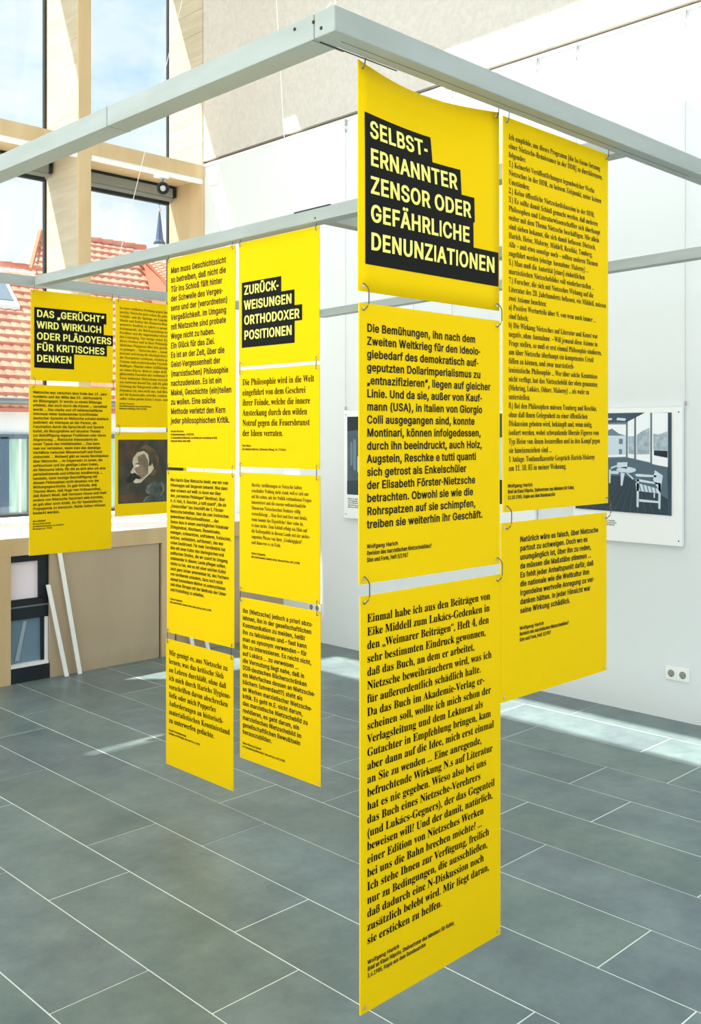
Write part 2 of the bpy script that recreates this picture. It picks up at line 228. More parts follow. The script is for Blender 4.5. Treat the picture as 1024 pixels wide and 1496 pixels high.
# outlines of the bold grotesque letters: letter, advance, then x,y of each outline ('/' starts the next outline), cap height = 1000
SANS = """A 1014 244,-35,466,583,510,719,597,976,412,976,498,721,544,583,770,-35,1028,-34,620,1035,390,1035,-15,-35/821,244,821,426,193,426,193,244
B 967 522,-35,638,-26,738,3,817,50,873,113,906,187,916,268,907,348,879,416,835,471,781,512,721,539,713,544,713,502,772,533,847,611,870,669,877,735,867,814,836,887,782,949,709,996,617,1026,512,1035,95,1035,95,-35/339,418,520,418,571,413,608,397,637,373,658,343,670,308,674,270,666,222,645,185,600,158,513,147,339,147/339,853,503,853,572,843,609,816,629,779,636,731,632,693,621,661,602,635,579,615,497,596,339,596
C 1073 644,-43,724,-25,797,5,863,47,921,99,967,160,1002,231,1041,351,799,351,750,244,702,187,637,152,560,140,490,150,429,180,377,230,335,300,308,389,298,499,307,610,335,700,376,770,428,820,490,850,561,860,638,848,702,813,750,756,798,649,1041,649,1002,770,967,840,920,902,863,954,796,995,721,1026,562,1049,423,1032,299,981,196,899,119,789,71,654,55,499,71,345,119,211,196,101,299,19,423,-32,559,-49
D 1058 620,-20,754,29,862,109,940,217,987,349,1002,502,987,654,941,785,864,892,758,971,628,1020,482,1035,160,1035,160,853,466,853,562,842,633,811,687,761,727,694,752,607,761,502,752,396,726,308,686,240,630,190,555,158,454,147,165,147,165,-35,469,-35/95,1035,95,-35,339,-35,339,1035
E 894 832,-35,832,147,339,147,339,414,793,414,793,597,339,597,339,853,827,853,827,1035,95,1035,95,-35
F 877 339,-35,339,400,775,400,775,582,339,582,339,853,820,853,820,1035,95,1035,95,-35
G 1094 690,-36,804,6,900,72,973,161,1019,269,1034,391,1034,538,532,538,532,356,989,386,799,439,784,323,762,259,728,209,684,171,629,148,564,140,492,150,429,181,377,231,335,300,308,389,298,499,307,610,335,700,376,770,428,820,488,850,557,860,637,847,699,811,747,753,800,650,1045,650,1004,768,969,837,922,898,865,950,798,992,724,1024,642,1043,555,1049,419,1032,296,981,194,899,118,789,71,654,55,499,71,345,118,211,195,101,298,19,423,-32,563,-49
H 1087 339,-35,339,420,748,420,748,-35,992,-35,992,1035,748,1035,748,603,339,603,339,1035,95,1035,95,-35
I 390 95,-25,300,-25,300,1025,95,1025
J 850 539,-28,656,38,732,146,755,283,755,1035,511,1035,511,288,501,217,479,171,446,144,399,134,351,144,318,171,296,217,286,288,286,375,42,375,42,283,65,146,142,38,258,-28,399,-49
K 988 506,506,513,505,1009,1024,724,1035,408,700,334,620,263,535,182,437,204,230/339,-35,339,380,338,443,339,657,339,1035,95,1035,95,-35/1006,-28,486,667,331,511,737,-35
L 843 804,-35,804,147,339,147,339,1035,95,1035,95,-35
M 1306 334,-35,334,572,333,646,332,731,330,819,326,934,174,934,233,790,265,698,293,619,315,559,558,-35,747,-35,986,559,1010,620,1038,702,1070,794,1124,934,974,934,971,813,969,726,968,643,968,572,968,-35,1210,-35,1210,1035,931,1035,673,380,652,322,628,249,604,173,559,61,746,61,704,175,680,252,656,324,636,380,374,1035,95,1035,95,-35
N 1100 340,-35,340,572,339,646,335,756,326,933,157,915,275,731,333,632,383,552,763,-35,1005,-35,1005,1035,760,1035,760,383,761,308,764,211,778,65,938,81,849,226,799,314,760,378,336,1035,95,1035,95,-35
O 1119 698,-32,821,19,923,101,1000,211,1048,345,1064,499,1048,654,1000,789,923,899,821,981,698,1032,560,1049,423,1032,300,981,197,899,119,789,71,655,55,499,71,345,119,211,197,101,300,19,423,-32,560,-49/491,150,429,180,377,229,335,299,308,389,298,499,308,610,335,701,377,770,429,820,491,850,560,860,629,850,690,820,743,771,784,701,812,611,822,499,812,389,784,299,743,229,690,180,629,150,560,140
P 945 339,-35,339,853,489,853,550,847,591,831,618,806,637,773,649,732,653,683,649,635,637,593,618,560,591,535,550,518,490,512,191,512,191,330,501,330,617,341,717,376,797,432,854,505,887,590,898,683,887,777,854,861,797,934,717,989,617,1024,501,1035,95,1035,95,-35
Q 1119 639,69,667,31,794,-129,1046,-121,837,149,809,188,679,348,427,339/698,-32,821,19,923,101,1000,211,1048,345,1064,499,1048,654,1000,789,923,899,821,981,698,1032,560,1049,423,1032,300,981,197,899,119,789,71,655,55,499,71,345,119,211,197,101,300,19,423,-32,560,-49/491,150,429,180,377,229,335,299,308,389,298,499,308,610,335,701,377,770,429,820,491,850,560,860,629,850,690,820,743,771,784,701,812,611,822,499,812,389,784,299,743,229,690,180,629,150,560,140
R 953 339,-35,339,853,491,853,552,848,594,832,621,809,639,779,650,740,655,692,650,645,639,608,621,579,595,557,554,542,492,537,166,537,166,353,502,353,616,363,716,395,797,447,855,516,889,599,899,692,889,785,855,869,798,939,717,992,617,1025,502,1035,95,1035,95,-35/963,-31,666,486,402,481,694,-35
S 949 593,-43,696,-12,781,39,845,105,885,185,897,272,889,344,862,407,778,495,672,551,572,583,470,610,395,638,336,681,325,705,321,739,325,772,337,801,357,827,388,847,428,861,477,866,545,856,595,830,625,791,655,708,894,708,867,828,825,903,762,964,682,1011,587,1039,482,1049,377,1040,281,1011,199,964,134,901,92,822,78,731,99,627,163,543,259,481,378,437,499,403,590,370,643,327,651,305,655,274,650,236,636,202,611,174,575,151,529,137,477,132,381,149,349,169,324,195,308,229,288,304,39,304,69,176,112,98,177,33,262,-14,362,-43,475,-53
T 953 355,853,355,-35,599,-35,599,853,914,853,914,1035,39,1035,39,853
U 1088 668,-39,777,-1,868,59,937,139,979,234,993,338,993,1035,748,1035,748,352,742,291,724,240,696,197,657,165,607,144,544,137,482,144,431,165,392,197,364,240,345,291,339,352,339,1035,95,1035,95,338,108,234,151,139,219,59,311,-1,420,-39,544,-52
V 1014 623,-35,1028,1035,769,1035,549,417,504,282,417,25,602,25,515,281,469,417,243,1035,-15,1034,395,-35
W 1420 534,-35,717,626,752,769,793,969,625,969,668,762,701,626,886,-35,1123,-35,1429,1035,1176,1035,1006,394,981,294,958,191,923,42,1085,42,1049,191,1025,294,1000,394,827,1035,592,1035,419,394,393,294,370,191,336,42,494,42,460,191,438,294,413,394,243,1035,-10,1035,295,-35
X 1003 246,-35,441,234,490,307,529,368,602,485,402,485,475,367,513,305,561,234,755,-35,1020,-28,514,621,514,412,1001,1028,739,1035,573,807,520,729,480,664,406,543,600,543,526,664,486,729,434,807,271,1035,4,1028,492,407,492,616,-18,-28
Y 998 621,-35,621,399,1018,1029,751,1035,536,695,476,592,391,420,610,420,525,590,464,695,248,1035,-20,1029,376,399,376,-35
Z 933 880,-35,880,147,456,147,333,146,131,140,210,6,346,137,415,233,874,896,874,1035,56,1035,56,853,474,853,598,854,801,860,722,994,590,867,525,777,58,102,58,-35
a 836 480,-32,571,22,600,67,520,67,520,-35,756,-35,756,496,748,577,722,646,681,699,628,739,520,780,416,791,281,772,212,746,151,707,99,654,31,551,257,497,310,566,352,600,419,614,479,600,506,565,518,501,518,504,518,495,526,494,484,480,377,467,266,448,160,411,109,378,69,335,44,279,36,212,46,135,79,68,130,15,196,-23,270,-45,352,-52/314,136,286,164,276,209,278,233,282,248,322,279,391,295,437,302,501,311,565,324,524,322,518,273,514,235,502,201,482,171,455,147,418,131,372,125
b 905 591,-39,684,2,760,66,817,151,851,254,862,371,851,488,816,590,760,675,683,739,590,778,487,791,410,785,343,764,263,704,238,663,318,663,318,1035,80,1035,80,-35,314,-35,314,80,237,80,263,37,345,-24,411,-45,488,-52/424,135,389,156,360,191,337,239,321,300,316,372,321,444,336,504,359,550,387,584,422,605,468,613,514,605,550,583,579,548,601,500,616,441,621,372,616,303,601,242,578,193,549,157,513,135,468,128
c 849 565,-36,672,13,755,90,833,225,600,272,559,194,531,158,494,136,443,127,394,135,357,158,327,195,304,244,289,303,284,368,289,435,304,495,327,544,357,581,394,605,443,613,493,604,530,582,557,548,598,473,830,521,752,654,669,729,563,776,443,791,332,778,233,738,152,673,92,588,55,485,43,368,55,253,92,151,152,66,233,2,332,-38,443,-52
d 905 495,-45,560,-24,643,37,668,80,591,80,591,-35,825,-35,825,1035,587,1035,587,663,668,663,643,704,561,764,496,785,419,791,316,778,223,739,146,675,89,590,55,488,43,371,54,254,89,151,145,66,222,2,315,-39,418,-52/392,135,356,158,327,193,304,242,289,303,284,372,289,441,304,500,326,548,355,583,391,605,437,613,483,605,518,584,547,550,569,504,584,444,589,372,584,300,569,239,546,191,517,156,482,135,437,128
e 865 536,-45,613,-24,680,9,737,53,781,106,834,203,608,248,553,169,513,137,452,126,403,133,363,152,331,182,306,225,289,280,283,351,283,413,288,467,303,514,326,555,356,586,393,606,439,613,484,607,518,587,545,556,566,514,580,460,600,343,796,452,123,470,123,298,824,298,824,383,816,481,793,567,755,638,704,696,644,739,576,769,440,791,328,778,229,736,149,671,90,585,55,482,43,367,55,252,91,151,152,66,234,2,336,-39,451,-52
f 569 -11,781,-11,608,543,608,543,781/373,-35,373,820,377,859,383,879,392,891,420,896,447,893,522,877,586,1048,483,1071,400,1077,279,1053,219,1020,174,975,144,917,135,851,135,-35
g 906 539,-324,629,-300,709,-258,773,-197,814,-116,827,-20,827,781,592,781,592,662,670,662,645,705,562,764,496,785,419,791,317,778,224,739,147,675,90,592,55,491,43,376,55,260,91,161,149,81,226,22,318,-14,417,-26,493,-20,559,-1,641,56,667,99,588,99,588,-8,578,-77,552,-120,507,-146,443,-155,361,-140,315,-103,250,-34,46,-126,158,-244,276,-308,356,-326,443,-331/391,159,355,179,326,211,304,255,289,311,284,379,289,445,304,502,327,549,356,583,392,605,438,613,484,605,519,585,548,551,570,505,585,447,590,379,585,309,570,252,548,208,520,178,485,158,438,152
h 877 323,498,336,539,355,570,380,593,411,607,446,611,496,601,528,574,549,528,558,460,558,-35,796,-35,796,474,787,567,758,647,710,710,645,756,567,783,482,791,386,779,299,741,229,673,152,533,318,530,318,1035,80,1035,80,-35,318,-35,318,444
i 398 318,-35,318,781,80,781,80,-35/254,843,301,867,333,905,344,950,333,995,301,1032,254,1057,200,1065,146,1057,100,1032,67,995,56,950,67,905,100,868,146,843,200,835
j 398 80,-55,75,-95,69,-118,61,-130,35,-135,-43,-135,-43,-316,46,-316,122,-309,191,-285,248,-246,288,-193,311,-130,318,-61,318,781,80,781/253,843,300,867,332,905,343,950,332,995,300,1032,253,1057,199,1065,145,1057,99,1032,67,995,56,950,67,905,99,868,145,843,199,835
k 819 407,357,422,357,836,769,570,781,247,451,193,451,212,213/318,-35,318,1035,80,1035,80,-35/857,-26,417,503,247,368,585,-35
l 352 73,-25,275,-25,275,1065,73,1065
m 1269 318,-35,318,466,323,515,334,551,352,578,371,597,430,614,465,606,492,585,508,553,515,508,515,-35,753,-35,753,482,768,553,804,598,826,610,857,614,896,607,925,587,943,554,951,496,951,-35,1189,-35,1189,503,1180,589,1150,663,1103,721,1041,762,970,787,891,795,759,770,655,699,615,647,567,545,748,544,695,668,641,735,563,780,465,795,348,772,252,704,214,651,165,546,315,545,314,781,80,781,80,-35
n 876 323,498,336,539,355,570,380,593,411,607,446,611,496,601,528,574,549,528,558,460,558,-35,796,-35,796,474,787,567,758,647,709,710,644,756,567,783,482,791,386,779,299,741,229,673,152,533,315,530,314,781,80,781,80,-35,318,-35,318,444
o 887 555,-39,654,2,735,66,795,151,832,253,844,368,832,485,795,588,735,673,654,738,555,778,443,791,332,778,233,738,152,673,92,588,55,485,43,368,55,253,92,151,152,66,233,2,332,-38,443,-52/394,135,357,158,327,195,304,244,289,303,284,368,289,435,304,495,327,544,357,581,394,605,443,613,493,604,531,581,561,544,584,494,599,435,604,368,599,303,584,244,561,195,531,158,493,135,443,127
p 905 318,-316,318,80,237,80,263,37,346,-24,411,-45,488,-52,591,-39,684,2,760,66,817,151,851,254,862,371,851,488,816,590,760,675,683,739,590,778,487,791,410,785,344,764,262,704,237,663,314,663,314,781,80,781,80,-316/424,135,389,156,360,191,337,239,321,300,316,372,321,444,336,504,359,550,387,584,422,605,468,613,514,605,550,583,579,548,601,500,616,441,621,372,616,303,601,242,578,193,549,157,513,135,468,128
q 905 825,781,591,781,591,663,668,663,643,704,561,764,496,785,419,791,316,778,223,739,146,675,89,590,55,488,43,371,54,254,89,151,145,66,222,2,315,-39,418,-52,495,-45,560,-24,642,37,668,80,587,80,587,-316,825,-316/392,135,356,158,327,193,304,242,289,303,284,372,289,441,304,500,326,548,355,583,391,605,437,613,483,605,518,584,547,550,569,504,584,444,589,372,584,300,569,239,546,191,517,156,482,135,437,128
r 580 318,-35,318,464,322,506,334,539,352,566,376,587,406,600,444,605,481,602,573,592,573,788,488,791,451,792,374,782,302,752,244,704,228,666,314,666,314,781,80,781,80,-35
s 788 486,-44,570,-20,642,19,698,72,734,136,746,210,730,293,681,362,602,413,503,445,391,472,316,507,311,523,309,544,313,570,328,594,359,612,404,618,448,611,475,592,493,565,529,504,759,545,671,688,619,733,558,765,485,785,403,791,317,784,238,761,169,723,115,673,79,610,68,538,84,453,134,384,213,333,312,300,436,271,475,257,493,241,500,223,502,203,498,177,481,152,446,132,392,125,345,131,313,148,292,176,256,250,29,212,71,109,112,51,167,6,234,-26,310,-45,393,-52
t 518 -11,781,-11,608,495,608,495,781/104,180,120,89,175,16,261,-30,364,-44,420,-41,524,-24,478,145,393,136,372,134,350,138,348,145,345,160,342,194,342,962,104,962
u 877 489,-34,576,4,646,71,724,213,562,216,562,-35,796,-35,796,781,558,781,558,302,553,248,540,207,521,176,496,153,466,139,430,134,381,144,349,172,327,218,318,286,318,781,80,781,80,271,89,179,118,99,167,36,232,-10,309,-37,395,-46
v 836 521,-35,848,780,593,781,420,316,378,181,319,6,517,6,459,181,416,316,243,781,-13,780,314,-35
w 1186 470,-35,579,328,608,433,637,543,681,699,504,699,549,542,577,433,605,328,715,-35,923,-35,1185,781,934,781,831,429,790,274,730,46,899,46,843,275,803,429,703,781,486,781,384,429,343,273,286,46,453,46,395,277,355,429,251,781,0,781,262,-35
x 815 247,-35,377,149,437,250,524,387,288,387,378,249,439,149,567,-35,828,-28,415,478,416,274,815,774,557,781,444,619,382,516,294,374,530,375,438,516,375,619,264,781,3,774,401,279,402,486,-12,-28
y 836 152,-316,219,-321,334,-300,428,-234,490,-129,848,780,594,781,420,316,377,181,318,6,518,6,459,181,416,316,243,781,-13,780,292,-3,277,-56,247,-120,225,-139,182,-137,113,-128,57,-298
z 818 760,-35,760,146,342,146,342,106,748,638,748,781,70,781,70,600,476,600,476,640,58,102,58,-35
0 961 603,-32,707,19,789,101,846,211,880,344,891,499,880,655,846,788,789,898,707,981,602,1032,481,1049,360,1032,255,981,173,898,116,789,81,655,70,499,81,344,115,211,172,101,255,19,359,-32,481,-49/434,143,396,172,362,221,334,293,316,386,309,499,316,613,334,707,362,779,396,829,434,858,481,867,527,858,566,829,600,779,628,707,646,613,652,499,646,386,628,293,600,221,566,172,527,143,481,133
1 961 863,-35,863,143,127,143,127,-35/406,1035,146,857,159,650,466,846,394,846,394,-35,637,-35,637,1035
2 961 859,-35,859,147,394,147,394,105,604,329,744,488,821,612,844,731,832,817,796,894,739,958,665,1008,576,1039,478,1049,379,1039,289,1007,212,956,154,888,117,805,98,676,338,676,349,758,361,796,379,826,403,848,435,863,472,868,549,849,571,830,590,804,601,771,605,732,591,656,543,577,452,474,102,107,102,-35
3 961 571,-39,668,-8,750,43,814,110,854,192,867,285,854,375,815,457,751,525,666,575,562,602,392,603,415,491,827,892,827,1035,113,1035,113,853,542,853,542,895,284,601,284,451,428,451,500,445,549,427,583,401,605,368,618,328,623,285,618,239,604,202,582,174,555,153,464,134,380,150,353,168,331,193,317,224,297,294,49,294,81,168,126,91,191,30,272,-14,365,-40,464,-49
4 961 906,172,906,355,308,355,308,317,733,1030,487,1035,54,321,54,172/768,-35,768,660,530,660,530,287,530,238,530,-35
5 961 576,-37,672,-1,751,56,812,131,851,221,863,320,856,397,835,467,802,530,757,585,701,630,636,664,564,684,484,691,364,672,288,628,364,628,384,853,814,853,814,1035,171,1035,102,465,300,447,385,494,465,509,508,502,545,484,576,456,599,418,615,371,620,319,615,267,600,222,578,185,548,157,512,140,473,134,402,151,353,198,341,226,323,292,82,292,109,172,149,98,208,36,284,-10,373,-39,471,-49
6 961 583,-38,674,-3,751,52,810,125,847,212,859,309,848,404,814,489,759,558,685,610,597,643,495,653,398,637,319,592,232,486,363,478,757,1028,500,1035,255,688,138,484,110,399,101,318,113,218,149,129,208,55,285,-2,377,-37,480,-49/441,137,408,154,381,180,359,216,345,260,340,311,345,361,359,404,380,438,407,464,441,480,480,486,520,480,552,464,579,438,601,403,615,360,620,309,615,259,601,216,579,180,552,154,519,137,480,131
7 961 396,-35,862,873,862,1035,99,1035,99,853,612,853,612,890,141,-32
8 961 587,-39,683,-10,765,38,829,101,869,179,883,265,875,335,850,399,812,455,763,502,703,536,685,546,685,502,725,524,790,585,832,662,845,748,833,830,796,904,738,965,664,1011,577,1040,480,1049,383,1040,296,1011,221,965,163,904,126,830,114,748,128,661,169,584,235,524,276,502,276,546,257,536,197,502,147,455,110,399,86,335,78,265,91,179,132,101,195,38,277,-10,373,-39,480,-49/429,137,389,151,359,172,338,200,326,233,322,272,327,315,340,351,363,382,394,406,434,422,480,427,526,422,565,406,596,382,619,351,633,315,638,272,633,233,621,200,600,172,571,151,531,137,480,132/409,623,388,642,371,668,360,700,356,738,360,776,370,807,387,832,407,850,480,868,553,850,573,832,589,807,600,776,603,738,599,700,588,668,571,642,550,623,480,605
9 961 378,1038,286,1003,209,948,150,875,113,789,101,691,112,596,146,511,202,442,276,390,364,357,466,347,562,363,641,408,729,514,597,522,203,-28,461,-35,705,312,822,516,850,601,859,682,847,782,811,871,752,945,675,1002,583,1037,480,1049/519,863,552,846,579,820,601,784,615,740,620,689,615,639,601,597,580,562,553,536,520,520,480,514,441,520,408,536,381,563,360,598,346,641,341,691,346,741,360,784,381,820,409,846,442,863,480,869
ä 836 480,-32,571,22,600,67,520,67,520,-35,756,-35,756,496,748,577,722,646,681,699,628,739,520,780,416,791,281,772,212,746,151,707,99,654,31,551,257,497,310,566,352,600,419,614,479,600,506,565,518,501,518,504,518,495,526,494,484,480,377,467,266,448,160,411,109,378,69,335,44,279,36,212,46,135,79,68,130,15,196,-23,270,-45,352,-52/314,136,286,164,276,209,278,233,282,248,322,279,391,295,437,302,501,311,565,324,524,322,518,273,514,235,502,201,482,171,455,147,418,131,372,125/602,843,647,868,678,905,688,950,678,994,647,1031,602,1056,549,1065,495,1056,450,1031,419,994,409,950,419,905,450,868,495,843,549,834/320,843,365,868,395,905,405,950,395,994,365,1031,320,1056,266,1065,213,1056,168,1031,137,994,126,950,137,905,168,868,213,843,266,834
ö 887 555,-39,654,2,735,66,795,151,832,253,844,368,832,485,795,588,735,673,654,738,555,778,443,791,332,778,233,738,152,673,92,588,55,485,43,368,55,253,92,151,152,66,233,2,332,-38,443,-52/394,135,357,158,327,195,304,244,289,303,284,368,289,435,304,495,327,544,357,581,394,605,443,613,493,604,531,581,561,544,584,494,599,435,604,368,599,303,584,244,561,195,531,158,493,135,443,127/638,843,683,868,713,905,724,950,713,994,683,1031,638,1056,584,1065,531,1056,486,1031,455,994,444,950,455,905,486,868,531,843,584,834/355,843,400,868,431,905,441,950,431,994,400,1031,355,1056,302,1065,248,1056,203,1031,172,994,162,950,172,905,203,868,248,843,302,834
ü 877 489,-34,576,4,646,71,724,213,562,216,562,-35,796,-35,796,781,558,781,558,302,553,248,540,207,521,176,496,153,466,139,430,134,381,144,349,172,327,218,318,286,318,781,80,781,80,271,89,179,118,99,167,36,232,-10,309,-37,395,-46/633,843,678,868,709,905,719,950,709,994,678,1031,633,1056,580,1065,526,1056,481,1031,450,994,440,950,450,905,481,868,526,843,580,834/351,843,396,868,426,905,436,950,426,994,396,1031,351,1056,297,1065,244,1056,199,1031,168,994,157,950,168,905,199,868,244,843,297,834
Ä 1014 244,-35,466,583,510,719,597,976,412,976,498,721,544,583,770,-35,1028,-34,620,1035,390,1035,-15,-35/821,244,821,426,193,426,193,244/702,1097,747,1123,777,1160,787,1204,777,1248,747,1286,702,1311,648,1319,595,1311,550,1286,519,1248,508,1204,519,1160,550,1122,595,1097,648,1089/419,1097,464,1123,495,1160,505,1204,495,1248,464,1286,419,1311,366,1319,312,1311,267,1286,236,1248,226,1204,236,1160,267,1122,312,1097,366,1089
Ö 1119 698,-32,821,19,923,101,1000,211,1048,345,1064,499,1048,654,1000,789,923,899,821,981,698,1032,560,1049,423,1032,300,981,197,899,119,789,71,655,55,499,71,345,119,211,197,101,300,19,423,-32,560,-49/491,150,429,180,377,229,335,299,308,389,298,499,308,610,335,701,377,770,429,820,491,850,560,860,629,850,690,820,743,771,784,701,812,611,822,499,812,389,784,299,743,229,690,180,629,150,560,140/755,1097,800,1123,831,1160,841,1204,831,1248,800,1286,755,1311,702,1319,648,1311,603,1286,572,1248,562,1204,572,1160,603,1122,648,1097,702,1089/473,1097,518,1123,548,1160,559,1204,548,1248,518,1286,473,1311,419,1319,366,1311,321,1286,290,1248,279,1204,290,1160,321,1122,366,1097,419,1089
Ü 1088 668,-39,777,-1,868,59,937,139,979,234,993,338,993,1035,748,1035,748,352,742,291,724,240,696,197,657,165,607,144,544,137,482,144,431,165,392,197,364,240,345,291,339,352,339,1035,95,1035,95,338,108,234,151,139,219,59,311,-1,420,-39,544,-52/739,1097,784,1123,815,1160,825,1204,815,1248,784,1286,739,1311,686,1319,632,1311,587,1286,556,1248,546,1204,556,1160,587,1122,632,1097,686,1089/457,1097,502,1123,532,1160,542,1204,532,1248,502,1286,457,1311,403,1319,350,1311,305,1286,274,1248,263,1204,274,1160,305,1122,350,1097,403,1089
ß 939 342,787,360,833,383,857,423,866,460,859,487,841,503,810,510,763,500,709,474,668,433,617,413,537,421,477,446,426,515,355,587,300,637,251,645,230,647,206,643,177,631,155,604,140,559,134,481,148,375,194,280,22,427,-32,563,-49,650,-42,726,-22,793,13,844,63,877,125,887,197,880,261,856,317,788,395,716,450,665,497,658,515,657,534,665,572,692,614,730,678,747,773,735,860,697,931,639,984,571,1021,497,1042,420,1049,294,1028,187,963,116,856,95,715,95,-35,334,-35,334,710
á 836 480,-32,571,22,600,67,520,67,520,-35,756,-35,756,496,748,577,722,646,681,699,628,739,520,780,416,791,281,772,212,746,151,707,99,654,31,551,257,497,310,566,352,600,419,614,479,600,506,565,518,501,518,504,518,495,526,494,484,480,377,467,266,448,160,411,109,378,69,335,44,279,36,212,46,135,79,68,130,15,196,-23,270,-45,352,-52/314,136,286,164,276,209,278,233,282,248,322,279,391,295,437,302,501,311,565,324,524,322,518,273,514,235,502,201,482,171,455,147,418,131,372,125/485,808,671,1069,411,1076,269,811
. 440 280,-36,329,-8,362,32,373,80,362,129,329,170,280,197,223,206,165,197,117,170,84,129,73,80,84,32,117,-8,165,-36,223,-45
, 440 246,-270,382,175,118,175,40,-270
: 440 280,-36,329,-8,362,32,373,80,362,129,329,170,280,197,223,206,165,197,117,170,84,129,73,80,84,32,117,-8,165,-36,223,-45/280,505,329,533,362,573,373,621,362,670,329,711,280,738,223,747,165,738,117,711,84,670,73,621,84,573,117,533,165,505,223,496
; 440 246,-270,382,175,118,175,40,-270/296,505,345,533,378,573,389,621,378,670,345,711,296,738,239,747,181,738,133,711,100,670,89,621,100,573,133,533,181,505,239,496
- 450 45,310,405,310,405,500,45,500
– 758 -24,516,-24,334,782,334,782,516
„ 635 247,-270,383,175,119,175,42,-270/490,-270,626,175,361,175,284,-270
“ 661 323,590,401,1035,196,1035,59,590/566,590,643,1035,438,1035,301,590
( 608 163,252,197,98,254,-56,346,-224,583,-222,461,44,409,232,392,406,411,610,467,831,582,1093,345,1095,238,879,175,643,151,406
) 608 261,-224,353,-58,410,95,445,250,456,406,433,642,370,879,263,1095,25,1093,141,831,197,610,216,406,200,235,148,47,25,-222
[ 608 559,-224,559,-51,408,-51,408,922,559,922,559,1095,176,1095,176,-224
] 608 432,-224,432,1095,49,1095,49,922,199,922,199,-51,49,-51,49,-224
/ 561 341,1082,-13,-186,220,-186,574,1082
? 775 475,263,475,309,484,391,509,437,571,484,635,532,688,594,721,666,732,750,721,832,687,905,634,966,563,1012,479,1040,384,1049,294,1040,211,1014,139,969,82,909,44,833,20,708,266,708,281,784,292,815,332,857,384,871,441,856,479,814,487,789,490,755,485,712,472,678,408,613,326,556,286,515,256,462,236,315,236,263/415,-36,463,-8,496,32,507,81,496,129,463,169,415,197,358,206,300,197,251,169,219,129,208,81,219,32,251,-8,300,-36,358,-45
! 456 345,280,355,1035,100,1035,109,280/286,-36,334,-8,367,33,377,81,367,128,334,169,286,197,228,206,171,197,122,169,89,129,78,81,89,32,122,-8,171,-36,228,-45"""
from mathutils.geometry import delaunay_2d_cdt
def winding(p, rings):
    w = 0
    for r in rings:
        for i in range(len(r)):
            a, b = r[i - 1], r[i]
            if (a.y <= p[1]) != (b.y <= p[1]):
                x = a.x + (p[1] - a.y) * (b.x - a.x) / (b.y - a.y)
                if x > p[0]: w += 1 if b.y > a.y else -1
    return w
def fill(rings):
    vs = [p for r in rings for p in r]; ed = []; k = 0
    for r in rings:
        n = len(r); ed += [(k + i, k + (i + 1) % n) for i in range(n)]; k += n
    ov, oe, of = delaunay_2d_cdt(vs, ed, [], 1, 1e-5)[:3]
    F = []
    for f in of:
        c = (sum(ov[i].x for i in f) / len(f), sum(ov[i].y for i in f) / len(f))
        if winding(c, rings) > 0: F.append(tuple(f))
    return [(v.x, v.y) for v in ov], F
def load_sans():
    for ln in SANS.split('\n'):
        adv, data = ln[2:].split(' ')
        rings = []
        for rg in data.split('/'):
            n = [int(a) / 1000.0 for a in rg.split(',')]
            rings.append([Vector((n[k], n[k + 1])) for k in range(0, len(n), 2)])
        V, F = fill(rings)
        GL[(ln[0], 'sans', 0.0)] = (V, F, int(adv) / 1000.0)
    GL[(' ', 'sans', 0.0)] = ([], [], 0.40)
def glyph(c, fam, off):
    if fam == 'sans': return GL[(c, 'sans', 0.0)]
    k = (c, fam, off)
    if k in GL: return GL[k]
    base = {'ä': 'a', 'ö': 'o', 'ü': 'u', 'Ä': 'A', 'Ö': 'O', 'Ü': 'U', 'á': 'a'}.get(c)
    b_ = base or c
    m = fmap(b_, fam)
    H_ = fmap('H', fam)
    if 'H' not in GL:
        hv, _ = raw(H_, 0); h2, _ = raw(H_ * 2, 0)
        GL['H'] = (max(p[1] for p in hv), xmax(h2))
    cap, hh = GL['H']
    full, _ = raw(H_ + m + H_, 0)
    adv = xmax(full) - hh
    v, f = raw(m, 0) if c != ' ' else ([], [])
    v = list(v); f = list(f)
    sm = max(off, 0.0) + (0.014 if m == b_ else 0.0)
    if sm > 0 and v:            # a little extra weight: the shape once more, shifted sideways
        n = len(v); v = [(x - sm, y) for x, y in v] + [(x + sm, y) for x, y in v]; f = f + [tuple(a + n for a in q) for q in f]
    if base:
        xm = (min(p[0] for p in v) + max(p[0] for p in v)) / 2; top = max(p[1] for p in v)
        r = 0.058
        if c == 'á':
            n = len(v); v += [(xm - 0.03, top + 0.05), (xm + 0.05, top + 0.05), (xm + 0.17, top + 0.20), (xm + 0.03, top + 0.20)]; f.append((n, n + 1, n + 2, n + 3))
        else:
            for s_ in (-1, 1):
                n = len(v); cx_, cy_ = xm + s_ * 0.115, top + 0.11
                v += [(cx_ + r * math.cos(t * math.pi / 4), cy_ + r * math.sin(t * math.pi / 4)) for t in range(8)]; f.append(tuple(range(n, n + 8)))
    GL[k] = ([(x / cap, y / cap) for x, y in v], f, adv / cap)
    return GL[k]
load_sans()
CHARS = 'ABCDEFGHIJKLMNOPRSTUVWYZabcdefghijklmnopqrstuvwxyz0123456789äöüÄÖÜßá.,:;-–„“()[]/?! '
for off_ in (0.008, 0.0):
    for ch_ in CHARS: glyph(ch_, 'serif', off_)

# ============================================================ STRUCTURE
XW = 5.352      # white wall face
YW = 7.316      # front of the upper posts
YG = 7.875      # glass
YL = 6.21       # front of the low wall under the ledge
ZT = 6.0        # roof
